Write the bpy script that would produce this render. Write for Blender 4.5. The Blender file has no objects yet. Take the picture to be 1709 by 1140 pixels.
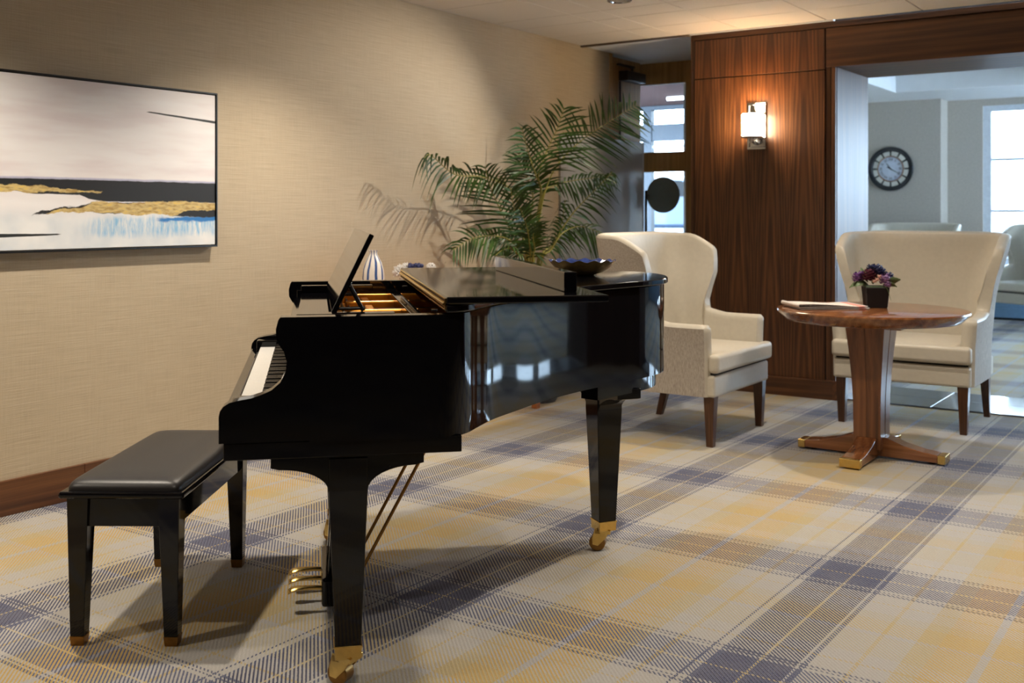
import bpy, bmesh, math, random
from mathutils import Vector, Matrix
random.seed(7)
SC = bpy.context.scene
COL = SC.collection
PI = math.pi

# ------------------------------------------------------------------ camera
W_PX, H_PX, F_PX, HOR = 1709.0, 1140.0, 1794.0, 355.0
EYE = 1.25
TH = math.atan((2090 - 854.5) / F_PX)
CT, ST = math.cos(TH), math.sin(TH)
cam_d = bpy.data.cameras.new('camera')
cam = bpy.data.objects.new('camera', cam_d)
COL.objects.link(cam)
cam.location = (0, 0, EYE)
cam.rotation_euler = (PI / 2, 0, TH - PI / 2)
cam_d.sensor_width = 36.0
cam_d.lens = F_PX / W_PX * 36.0
cam_d.shift_y = -(H_PX / 2 - HOR) / W_PX
cam_d.clip_start = 0.05
cam_d.dof.use_dof = True
cam_d.dof.focus_distance = 3.5
cam_d.dof.aperture_fstop = 4.2
SC.camera = cam

# ------------------------------------------------------------------ sky, exposure
world = bpy.data.worlds.new('sky')
SC.world = world
world.use_nodes = True
bg = world.node_tree.nodes['Background']
bg.inputs['Color'].default_value = (0.66, 0.83, 1.0, 1)
bg.inputs['Strength'].default_value = 22.0
SC.view_settings.view_transform = 'Standard'
SC.view_settings.look = 'None'
SC.view_settings.gamma = 1.0
SC.view_settings.use_curve_mapping = False
SC.view_settings.exposure = -0.12
LAMP_W = 152.0          # each recessed downlight
LAMP_C = (1.0, 0.89, 0.74)


# ------------------------------------------------------------------ pixel helpers (reading the photo into metres)
def at_d(px, py, d):
    X = (px - 854.5) / F_PX * d
    return Vector((d * CT + X * ST, d * ST - X * CT, EYE - (py - HOR) / F_PX * d))


def at_v(px, py, v):
    return at_d(px, py, v / (ST - (px - 854.5) / F_PX * CT))


# ------------------------------------------------------------------ materials
def lin(c):
    c = c / 255.0
    return c / 12.92 if c <= 0.04045 else ((c + 0.055) / 1.055) ** 2.4


def rgb(r, g, b):
    return (lin(r), lin(g), lin(b), 1.0)


class NT:
    """small expression helper round a material's node tree"""
    def __init__(self, name):
        self.m = bpy.data.materials.new(name)
        self.m.use_nodes = True
        self.t = self.m.node_tree
        self.b = self.t.nodes['Principled BSDF']
        self.out = self.t.nodes['Material Output']

    def n(self, kind, **kw):
        nd = self.t.nodes.new(kind)
        for k, v in kw.items():
            setattr(nd, k, v)
        return nd

    def put(self, sock, v):
        if isinstance(v, bpy.types.NodeSocket):
            self.t.links.new(v, sock)
        else:
            sock.default_value = v

    def math(self, op, a, b=0.0, c=None):
        nd = self.n('ShaderNodeMath', operation=op)
        self.put(nd.inputs[0], a)
        self.put(nd.inputs[1], b)
        if c is not None:
            self.put(nd.inputs[2], c)
        return nd.outputs[0]

    def coord(self, scale=(1, 1, 1), rot=(0, 0, 0), loc=(0, 0, 0)):
        tc = self.n('ShaderNodeTexCoord')
        mp = self.n('ShaderNodeMapping')
        mp.inputs['Scale'].default_value = scale
        mp.inputs['Rotation'].default_value = rot
        mp.inputs['Location'].default_value = loc
        self.t.links.new(tc.outputs['Object'], mp.inputs['Vector'])
        return mp.outputs['Vector']

    def sep(self, v):
        s = self.n('ShaderNodeSeparateXYZ')
        self.t.links.new(v, s.inputs[0])
        return s.outputs

    def noise(self, vec, scale=5, detail=3, rough=0.5, dist=0.0):
        nd = self.n('ShaderNodeTexNoise')
        self.t.links.new(vec, nd.inputs['Vector'])
        nd.inputs['Scale'].default_value = scale
        nd.inputs['Detail'].default_value = detail
        nd.inputs['Roughness'].default_value = rough
        nd.inputs['Distortion'].default_value = dist
        return nd.outputs['Fac']

    def ramp(self, fac, stops, mode='LINEAR'):
        nd = self.n('ShaderNodeValToRGB')
        cr = nd.color_ramp
        cr.interpolation = mode
        while len(cr.elements) < len(stops):
            cr.elements.new(0.5)
        for e, (p, c) in zip(cr.elements, sorted(stops, key=lambda q: q[0])):
            e.position = p
            e.color = c
        self.put(nd.inputs['Fac'], fac)
        return nd.outputs['Color']

    def mix(self, fac, a, b, mode='MIX'):
        nd = self.n('ShaderNodeMix', data_type='RGBA', blend_type=mode)
        self.put(nd.inputs[0], fac)
        self.put(nd.inputs[6], a)
        self.put(nd.inputs[7], b)
        return nd.outputs[2]

    def curve(self, fac, pts):
        nd = self.n('ShaderNodeFloatCurve')
        cv = nd.mapping.curves[0]
        while len(cv.points) < len(pts):
            cv.points.new(0.5, 0.5)
        for p, q in zip(cv.points, pts):
            p.location = q
            p.handle_type = 'VECTOR'
        nd.mapping.update()
        self.put(nd.inputs['Value'], fac)
        return nd.outputs[0]

    def bump(self, h, strength=0.2, dist=0.01):
        nd = self.n('ShaderNodeBump')
        nd.inputs['Strength'].default_value = strength
        nd.inputs['Distance'].default_value = dist
        self.put(nd.inputs['Height'], h)
        self.t.links.new(nd.outputs[0], self.b.inputs['Normal'])

    def set(self, **kw):
        for k, v in kw.items():
            self.put(self.b.inputs[k.replace('_', ' ')], v)
        return self.m


def plain(name, col, rough=0.5, metal=0.0, var=0.06, scale=30, coat=0.0, spec=None):
    k = NT(name)
    nz = k.noise(k.coord(), scale, 3)
    c2 = tuple(max(0, c * (1 - var * 2)) for c in col[:3]) + (1,)
    c = k.ramp(nz, [(0.3, c2), (0.7, col)])
    k.set(Base_Color=c, Roughness=rough, Metallic=metal)
    k.b.inputs['Coat Weight'].default_value = coat
    if spec is not None:
        k.b.inputs['Specular IOR Level'].default_value = spec
    return k.m


def wood(name, dark, mid, light, axis='z', rough=0.35, size=1.0, coat=0.0):
    """straight walnut grain running along one axis"""
    k = NT(name)
    sl, sc = 0.42 / size, 13.0 / size
    scale = {'x': (sl, sc, sc), 'y': (sc, sl, sc), 'z': (sc, sc, sl)}[axis]
    v = k.coord(scale)
    n1 = k.noise(v, 1.6, 6, 0.62, 0.5)
    wv = k.n('ShaderNodeTexWave', wave_type='BANDS', bands_direction='DIAGONAL')
    k.t.links.new(v, wv.inputs['Vector'])
    wv.inputs['Scale'].default_value = 1.1
    wv.inputs['Distortion'].default_value = 5.0
    wv.inputs['Detail'].default_value = 3.0
    wv.inputs['Detail Scale'].default_value = 0.8
    f2 = {'x': (2, 160, 160), 'y': (160, 2, 160), 'z': (160, 160, 2)}[axis]
    n2 = k.noise(k.coord(f2), 1.0, 2)
    f = k.math('ADD', k.math('MULTIPLY', n1, 0.74), k.math('MULTIPLY', wv.outputs['Fac'], 0.10))
    f = k.math('ADD', f, k.math('MULTIPLY', n2, 0.22))
    c = k.ramp(f, [(0.33, dark), (0.52, mid), (0.74, light)])
    k.bump(n2, 0.06, 0.002)
    k.set(Base_Color=c, Roughness=rough)
    k.b.inputs['Coat Weight'].default_value = coat
    return k.m


def make_veneer():
    """book-matched walnut leaves with cathedral figure, grain upright"""
    k = NT('bookmatched_walnut')
    v = k.coord()
    x, y, z = k.sep(v)
    yy = k.math('PINGPONG', k.math('ADD', y, 10.0), 0.118)
    cb = k.n('ShaderNodeCombineXYZ')
    k.put(cb.inputs[0], 0.0)
    k.put(cb.inputs[1], k.math('MULTIPLY', yy, 26.0))
    k.put(cb.inputs[2], k.math('MULTIPLY', z, 0.55))
    n1 = k.noise(cb.outputs[0], 1.4, 6, 0.62, 0.4)
    n2 = k.noise(k.coord((200, 200, 2.2)), 1.0, 2)
    u = k.math('DIVIDE', yy, 0.118)
    g = k.math('ADD', k.math('MULTIPLY', k.math('POWER', u, 1.7), 4.2), k.math('MULTIPLY', z, 1.5))
    g = k.math('ADD', g, k.math('MULTIPLY', n1, 2.2))
    w = k.math('MULTIPLY', k.math('ADD', k.math('SINE', k.math('MULTIPLY', g, 2 * PI)), 1.0), 0.5)
    f = k.math('ADD', k.math('MULTIPLY', n1, 0.52), k.math('MULTIPLY', w, 0.20))
    f = k.math('ADD', f, k.math('MULTIPLY', n2, 0.26))
    c = k.ramp(f, [(0.30, rgb(50, 28, 15)), (0.48, rgb(80, 47, 25)), (0.70, rgb(116, 74, 42))])
    k.bump(n2, 0.06, 0.002)
    return k.set(Base_Color=c, Roughness=0.38)


def make_carpet():
    k = NT('tartan_carpet')
    v = k.coord()
    x, y, z = k.sep(v)
    a = k.math('FRACT', k.math('DIVIDE', k.math('ADD', y, 10.36 * 2 - 1.012), 1.036))
    b = k.math('FRACT', k.math('DIVIDE', k.math('ADD', x, 9.62 * 2 - 3.578), 0.962))
    pale, pale2 = rgb(184, 180, 174), rgb(176, 174, 176)
    navy, navy2, yel, yel2, yel3 = rgb(18, 34, 82), rgb(46, 62, 104), rgb(200, 164, 80), rgb(190, 168, 112), rgb(184, 174, 148)
    navy3 = rgb(40, 58, 108)
    S = 'CONSTANT'
    warp = k.ramp(a, [(0, navy2), (.012, pale), (.022, navy), (.111, yel2), (.120, navy), (.215, navy2), (.232, pale),
                      (.255, navy2), (.264, pale), (.355, yel2), (.368, pale), (.44, yel2), (.50, yel), (.602, pale2), (.628, yel),
                      (.74, yel2), (.80, pale), (.885, yel2), (.898, pale)], S)
    weft = k.ramp(b, [(0, navy2), (.012, pale), (.022, navy2), (.030, pale), (.045, navy3), (.148, yel2), (.156, navy3), (.262, pale),
                      (.278, navy2), (.286, pale), (.295, navy2), (.305, pale), (.385, yel2), (.395, pale), (.47, yel3), (.53, yel3), (.635, pale2),
                      (.658, yel2), (.77, yel3), (.83, pale), (.915, yel2), (.925, pale)], S)
    nz = k.noise(v, 220, 2)
    nz2 = k.noise(v, 9, 3)
    # twill: slanting yarn floats, broken along their length
    ph = k.math('MULTIPLY', k.math('SUBTRACT', x, y), 2 * PI / 0.0152)
    ph = k.math('ADD', ph, k.math('MULTIPLY', nz, 2.0))
    tw = k.math('SINE', ph)
    br = k.math('SINE', k.math('MULTIPLY', k.math('ADD', x, k.math('MULTIPLY', y, 1.25)), 2 * PI / 0.0115))
    tw = k.math('ADD', tw, k.math('MULTIPLY', br, 0.35))
    tw = k.math('ADD', tw, k.math('MULTIPLY', k.math('SUBTRACT', nz, 0.5), 1.6))
    m = k.math('GREATER_THAN', tw, 0.0)
    col = k.mix(m, weft, warp)
    # pale ground yarn showing in the gaps between the floats
    gap = k.math('LESS_THAN', k.math('ABSOLUTE', k.math('ADD', tw, 0.15)), 0.42)
    col = k.mix(k.math('MULTIPLY', gap, 0.50), col, rgb(186, 181, 174))
    col = k.mix(k.math('MULTIPLY', nz2, 0.22), col, rgb(182, 176, 170))
    col = k.mix(k.math('MULTIPLY', nz, 0.35), col, rgb(96, 90, 88), 'MULTIPLY')
    k.bump(k.math('ADD', nz, k.math('MULTIPLY', tw, 0.25)), 0.5, 0.004)
    k.set(Base_Color=col, Roughness=0.95)
    k.b.inputs['Specular IOR Level'].default_value = 0.15
    k.b.inputs['Sheen Weight'].default_value = 0.1
    return k.m


def make_wallcover():
    k = NT('grasscloth')
    v1 = k.coord((1.5, 1.5, 90))
    n1 = k.noise(v1, 3.0, 4, 0.6)
    n2 = k.noise(k.coord((60, 60, 3)), 3.0, 2)
    n3 = k.noise(k.coord(), 1.3, 2)
    f = k.math('ADD', k.math('MULTIPLY', n1, 0.7), k.math('MULTIPLY', n2, 0.2))
    f = k.math('ADD', f, k.math('MULTIPLY', n3, 0.12))
    c = k.ramp(f, [(0.30, rgb(169, 153, 129)), (0.52, rgb(187, 171, 146)), (0.74, rgb(200, 185, 161))])
    k.bump(n1, 0.25, 0.003)
    return k.set(Base_Color=c, Roughness=0.8)


def make_fabric():
    k = NT('striated_upholstery')
    n1 = k.noise(k.coord((330, 330, 26)), 1.6, 3, 0.7)
    c = k.ramp(n1, [(0.34, rgb(140, 130, 119)), (0.62, rgb(192, 183, 171))])
    k.bump(n1, 0.3, 0.003)
    return k.set(Base_Color=c, Roughness=0.85)


def make_painting():
    """abstract seascape: object x runs along the wall, z up; origin at lower left of the canvas"""
    k = NT('painted_canvas')
    v = k.coord()
    x, y, z = k.sep(v)
    U = k.math('DIVIDE', x, 1.506)                       # 0..1 over the whole canvas
    T = k.math('SUBTRACT', 1.0, k.math('DIVIDE', z, 0.754))   # 0 top .. 1 bottom
    nb = k.math('MULTIPLY', k.math('SUBTRACT', k.noise(k.coord((9, 9, 18)), 1.4, 4, 0.6), 0.5), 0.055)
    Tn = k.math('ADD', T, nb)
    clouds = k.noise(k.coord((1.3, 1, 8)), 1.6, 3)
    col = k.ramp(clouds, [(0.35, rgb(228, 219, 220)), (0.55, rgb(238, 234, 234)), (0.75, rgb(242, 240, 240))])

    def band(lo, hi, t, soft=0.006):
        p = k.math('SMOOTH_MIN', 1, 1, 0)
        s1 = k.n('ShaderNodeMapRange', interpolation_type='SMOOTHSTEP')
        k.put(s1.inputs[0], k.math('SUBTRACT', t, lo))
        s1.inputs[1].default_value = -soft
        s1.inputs[2].default_value = soft
        s2 = k.n('ShaderNodeMapRange', interpolation_type='SMOOTHSTEP')
        k.put(s2.inputs[0], k.math('SUBTRACT', hi, t))
        s2.inputs[1].default_value = -soft
        s2.inputs[2].default_value = soft
        return k.math('MULTIPLY', s1.outputs[0], s2.outputs[0])

    lower = k.noise(k.coord((3, 1, 3)), 2.0, 3)
    col = k.mix(band(0.78, 1.2, T, 0.05), col, k.ramp(lower, [(0.35, rgb(214, 220, 226)), (0.65, rgb(238, 238, 238))]))
    # light blue water, drawn in upright drags
    drag = k.noise(k.coord((42, 1, 7)), 1.5, 4, 0.7)
    wm = k.curve(U, [(0, 0), (.50, 0), (.58, .75), (.68, .8), (.72, .55), (.8, .85), (.95, .8), (1, .6)])
    dr = k.n('ShaderNodeMapRange')
    k.put(dr.inputs[0], drag)
    dr.inputs[1].default_value = 0.38
    dr.inputs[2].default_value = 0.62
    bl = k.math('MULTIPLY', k.math('MULTIPLY', band(0.81, 0.915, Tn, 0.025), wm), dr.outputs[0])
    col = k.mix(bl, col, rgb(96, 176, 222))
    hz = band(k.curve(U, [(0, .86), (.7, .86), (.78, .812), (1, .80)]), k.curve(U, [(0, .80), (.72, .80), (.8, .835), (1, .835)]), Tn, 0.008)
    col = k.mix(hz, col, rgb(44, 120, 190))
    # dark horizon
    lo_e = k.curve(U, [(0, .585), (.26, .592), (.5, .588), (.8, .588), (1, .588)])
    hi_e = k.curve(U, [(0, .64), (.26, .648), (.36, .672), (.5, .676), (.53, .70), (.58, .712), (1, .715)])
    col = k.mix(band(k.math('SUBTRACT', lo_e, 0.008), lo_e, k.math('ADD', T, k.math('MULTIPLY', nb, 0.2)), 0.01), col, rgb(120, 124, 178))
    col = k.mix(band(lo_e, hi_e, k.math('ADD', T, k.math('MULTIPLY', nb, 0.25)), 0.003), col, rgb(26, 27, 29))
    # black underlay of the lower gold
    u_lo = k.curve(U, [(0, .80), (.34, .80), (.38, .765), (.5, .74), (.56, .715), (1, .72)])
    u_hi = k.curve(U, [(0, .79), (.34, .79), (.38, .783), (.52, .775), (.7, .785), (.82, .79), (.86, .805), (1, .81)])
    col = k.mix(band(u_lo, u_hi, Tn, 0.004), col, rgb(24, 24, 26))
    # gold leaf
    gold = k.ramp(k.noise(k.coord((9, 1, 26)), 3, 4), [(0.35, rgb(170, 138, 74)), (0.55, rgb(206, 182, 122)), (0.7, rgb(222, 190, 96))])
    g1 = band(k.curve(U, [(0, .618), (.26, .617), (.4, .635), (.56, .655), (.6, .66), (1, .9)]),
              k.curve(U, [(0, .668), (.28, .662), (.4, .662), (.57, .664), (.6, .62), (1, .5)]), Tn, 0.004)
    g2 = band(k.curve(U, [(0, .9), (.37, .80), (.42, .765), (.5, .752), (.56, .71), (.66, .722), (.78, .708), (1, .715)]),
              k.curve(U, [(0, .6), (.37, .78), (.42, .785), (.6, .772), (.7, .795), (.84, .79), (.88, .762), (1, .765)]), Tn, 0.004)
    col = k.mix(k.math('MAXIMUM', g1, g2), col, gold)
    # thin charcoal strokes
    s_hi = band(k.curve(U, [(0, .9), (.72, .165), (.74, .158), (1, .183)]), k.curve(U, [(0, .1), (.72, .160), (.74, .166), (1, .199)]),
                k.math('ADD', T, k.math('MULTIPLY', nb, 0.08)), 0.002)
    s_lo = band(k.curve(U, [(0, .885), (.26, .893), (.43, .898), (.47, .91), (1, .99)]), k.curve(U, [(0, .915), (.26, .913), (.43, .906), (.47, .89), (1, .8)]),
                k.math('ADD', T, k.math('MULTIPLY', nb, 0.08)), 0.002)
    col = k.mix(k.math('MAXIMUM', s_hi, s_lo), col, rgb(38, 40, 40))
    k.bump(k.noise(k.coord(), 160, 3), 0.12, 0.002)
    return k.set(Base_Color=col, Roughness=0.55)


def make_vase_glaze(name, n, w):
    k = NT(name)
    x, y, z = k.sep(k.coord())
    ang = k.math('ARCTAN2', y, x)
    nz = k.noise(k.coord((1, 1, 1)), 7, 2)
    ph = k.math('ADD', k.math('MULTIPLY', ang, n), k.math('MULTIPLY', nz, 5))
    s = k.math('SINE', ph)
    msk = k.n('ShaderNodeMapRange')
    k.put(msk.inputs[0], k.math('ADD', s, k.math('MULTIPLY', k.math('SUBTRACT', k.noise(k.coord((20, 20, 2)), 1.5, 2), 0.5), 1.2)))
    msk.inputs[1].default_value = w
    msk.inputs[2].default_value = w + 0.25
    c = k.mix(msk.outputs[0], rgb(236, 232, 226), rgb(58, 88, 146))
    return k.set(Base_Color=c, Roughness=0.15)


def make_paper():
    k = NT('newsprint')
    x, y, z = k.sep(k.coord())
    row = k.math('FRACT', k.math('MULTIPLY', y, 95))
    m = k.math('GREATER_THAN', row, 0.55)
    colm = k.math('GREATER_THAN', k.math('FRACT', k.math('MULTIPLY', x, 17)), 0.1)
    wn = k.math('GREATER_THAN', k.noise(k.coord((160, 95, 1)), 1, 1), 0.42)
    ink = k.math('MULTIPLY', k.math('MULTIPLY', m, colm), k.math('MULTIPLY', wn, 0.4))
    c = k.mix(ink, rgb(232, 222, 214), rgb(92, 88, 88))
    red = k.math('MULTIPLY', k.math('GREATER_THAN', x, 0.115), k.math('LESS_THAN', x, 0.15))
    c = k.mix(k.math('MULTIPLY', red, 0.7), c, rgb(214, 108, 84))
    return k.set(Base_Color=c, Roughness=0.9)


def make_glass(name, tint=(0.93, 0.97, 1.0, 1)):
    k = NT(name)
    tr = k.n('ShaderNodeBsdfTransparent')
    tr.inputs[0].default_value = tint
    gl = k.n('ShaderNodeBsdfGlossy')
    gl.inputs['Roughness'].default_value = 0.02
    nz = k.noise(k.coord(), 2, 1)
    fr = k.n('ShaderNodeFresnel')
    k.put(fr.inputs[0], k.math('ADD', 1.42, k.math('MULTIPLY', nz, 0.06)))
    mx = k.n('ShaderNodeMixShader')
    k.t.links.new(fr.outputs[0], mx.inputs[0])
    k.t.links.new(tr.outputs[0], mx.inputs[1])
    k.t.links.new(gl.outputs[0], mx.inputs[2])
    k.t.links.new(mx.outputs[0], k.out.inputs[0])
    return k.m


def glow(name, col, s):
    k = NT(name)
    nz = k.noise(k.coord(), 12, 1)
    c = k.ramp(nz, [(0.3, tuple(q * 0.96 for q in col[:3]) + (1,)), (0.7, col)])
    k.set(Base_Color=c, Roughness=0.3, Emission_Color=c)
    k.b.inputs['Emission Strength'].default_value = s
    return k.m


M = dict(
    carpet=make_carpet(), veneer=make_veneer(), wallcover=make_wallcover(), fabric=make_fabric(), canvas=make_painting(),
    walnut_v=wood('walnut_vertical', rgb(52, 30, 17), rgb(80, 48, 26), rgb(108, 70, 40), 'z', 0.42),
    walnut_x=wood('walnut_along_x', rgb(58, 33, 18), rgb(90, 54, 29), rgb(120, 78, 44), 'x', 0.42),
    walnut_y=wood('walnut_along_y', rgb(50, 28, 15), rgb(80, 48, 26), rgb(112, 72, 40), 'y', 0.42),
    table_v=wood('table_walnut_vertical', rgb(76, 42, 22), rgb(116, 70, 38), rgb(146, 94, 54), 'z', 0.3, coat=0.2),
    table_x=wood('table_walnut_top', rgb(80, 44, 22), rgb(122, 74, 42), rgb(152, 100, 60), 'x', 0.2, coat=0.5),
    door_wood=wood('door_oak', rgb(132, 96, 50), rgb(162, 122, 68), rgb(180, 140, 84), 'z', 0.4),
    leg_wood=wood('chair_leg_walnut', rgb(48, 28, 16), rgb(74, 45, 26), rgb(96, 62, 38), 'z', 0.35, size=0.3),
    console_wood=wood('console_cherry', rgb(116, 62, 24), rgb(160, 92, 40), rgb(186, 116, 58), 'x', 0.35),
    seam=plain('dark_joint', rgb(20, 12, 8), 0.8),
    black=plain('black_lacquer', (0.003, 0.003, 0.004, 1), 0.05, 0, 0.02, 6, spec=0.34),
    satin_black=plain('black_satin', (0.006, 0.006, 0.007, 1), 0.3),
    leather=plain('black_leather', rgb(34, 32, 33), 0.42, 0, 0.12, 240),
    vinyl=plain('cream_vinyl', rgb(204, 196, 180), 0.42, 0, 0.03, 40),
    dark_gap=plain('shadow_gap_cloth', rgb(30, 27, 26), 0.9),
    brass=plain('polished_brass', rgb(228, 194, 118), 0.27, 1.0, 0.08, 60),
    dull_brass=plain('dull_brass', rgb(150, 112, 62), 0.36, 1.0, 0.12, 60),
    gold_plate=plain('gilded_iron', rgb(206, 134, 40), 0.32, 0.7, 0.1, 30),
    spruce=plain('spruce_board', rgb(196, 134, 72), 0.5, 0, 0.15, 20),
    steel_wire=plain('steel_wire', rgb(170, 160, 150), 0.3, 1.0),
    felt=plain('red_felt', rgb(92, 34, 26), 0.95),
    chrome=plain('chrome', rgb(205, 208, 212), 0.1, 1.0, 0.03, 20),
    key_white=plain('key_ivory', rgb(236, 234, 230), 0.22, 0, 0.02),
    key_black=plain('key_ebony', rgb(16, 16, 17), 0.3),
    ceiling_tile=plain('ceiling_tile', rgb(222, 214, 205), 0.9, 0, 0.03, 90),
    ceiling_grid=plain('ceiling_grid', rgb(170, 160, 148), 0.7),
    plaster=plain('white_plaster', rgb(234, 236, 238), 0.8, 0, 0.02, 8),
    far_wall=plain('grey_plaster', rgb(184, 176, 165), 0.8, 0, 0.05, 40),
    bronze_trim=plain('bronze_edge', rgb(96, 80, 62), 0.5),
    slate=plain('slate_tile', rgb(96, 102, 112), 0.12, 0, 0.14, 9, coat=0.3),
    grout=plain('grout', rgb(90, 92, 96), 0.9),
    steel_plate=plain('pale_grey_laminate', rgb(186, 190, 198), 0.32, 0, 0.03, 6),
    dark_metal=plain('dark_bronze_metal', rgb(58, 50, 44), 0.35, 0.7),
    alu=plain('grey_aluminium', rgb(52, 58, 66), 0.4, 0.3),
    white_frame=plain('white_frame_paint', rgb(222, 228, 236), 0.5),
    glass=make_glass('clear_glass'),
    disc=plain('green_grey_decal', rgb(100, 108, 102), 0.5),
    brick=plain('russet_soffit', rgb(60, 26, 18), 0.8, 0, 0.12, 14),
    asphalt=plain('asphalt', rgb(64, 67, 72), 0.9, 0, 0.1, 30),
    car=plain('pale_blue_car_paint', rgb(66, 82, 104), 0.2, 0.2, coat=0.6),
    tyre=plain('tyre_rubber', rgb(14, 15, 17), 0.8),
    hedge=plain('hedge_leaf', rgb(96, 140, 84), 0.9, 0, 0.25, 14),
    shade=glow('lit_opal_glass', (1.0, 0.78, 0.52, 1), 72.0),
    lens=glow('lit_downlight_lens', (1.0, 0.86, 0.66, 1), 7.0),
    tube=glow('lit_tube', (0.9, 0.97, 1.0, 1), 9.0),
    clock_rim=plain('black_clock_rim', rgb(20, 24, 32), 0.25),
    clock_face=plain('clock_face', rgb(206, 214, 228), 0.5),
    mirror=plain('mirror_tile', rgb(215, 215, 212), 0.08, 1.0, 0.02),
    copper=plain('copper_ring', rgb(150, 110, 86), 0.35, 0.8),
    ink=plain('numeral_ink', rgb(28, 32, 44), 0.6),
    convector=plain('blue_grey_convector', rgb(108, 140, 168), 0.5),
    vase=make_vase_glaze('blue_striped_glaze', 9, 0.34),
    vase2=make_vase_glaze('fine_blue_striped_glaze', 5, 0.80),
    white_ceramic=plain('white_petal', rgb(240, 238, 236), 0.5),
    navy=plain('navy_petal', rgb(50, 58, 108), 0.5, 0, 0.2, 60),
    bowl_gold=plain('bowl_gold', rgb(206, 172, 108), 0.38, 0.65, 0.2, 40),
    bowl_in=plain('bowl_navy_glaze', rgb(54, 74, 140), 0.2, 0, 0.3, 50),
    frond=plain('palm_leaflet', rgb(62, 96, 32), 0.45, 0, 0.35, 9),
    stalk=plain('palm_stalk', rgb(150, 142, 62), 0.5, 0, 0.2, 12),
    soil=plain('potting_soil', rgb(52, 38, 28), 0.95),
    planter=plain('planter_charcoal', rgb(60, 62, 66), 0.5),
    pot_black=plain('black_pot', rgb(18, 19, 23), 0.4),
    purple=plain('purple_petal', rgb(126, 74, 150), 0.6, 0, 0.2, 80),
    lilac=plain('lilac_petal', rgb(164, 124, 176), 0.6, 0, 0.2, 80),
    maroon=plain('maroon_petal', rgb(104, 34, 62), 0.7, 0, 0.25, 80),
    peach=plain('peach_bud', rgb(222, 176, 160), 0.6),
    leaf=plain('muted_leaf', rgb(104, 128, 84), 0.55, 0, 0.2, 40),
    paper=make_paper(),
)


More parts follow.
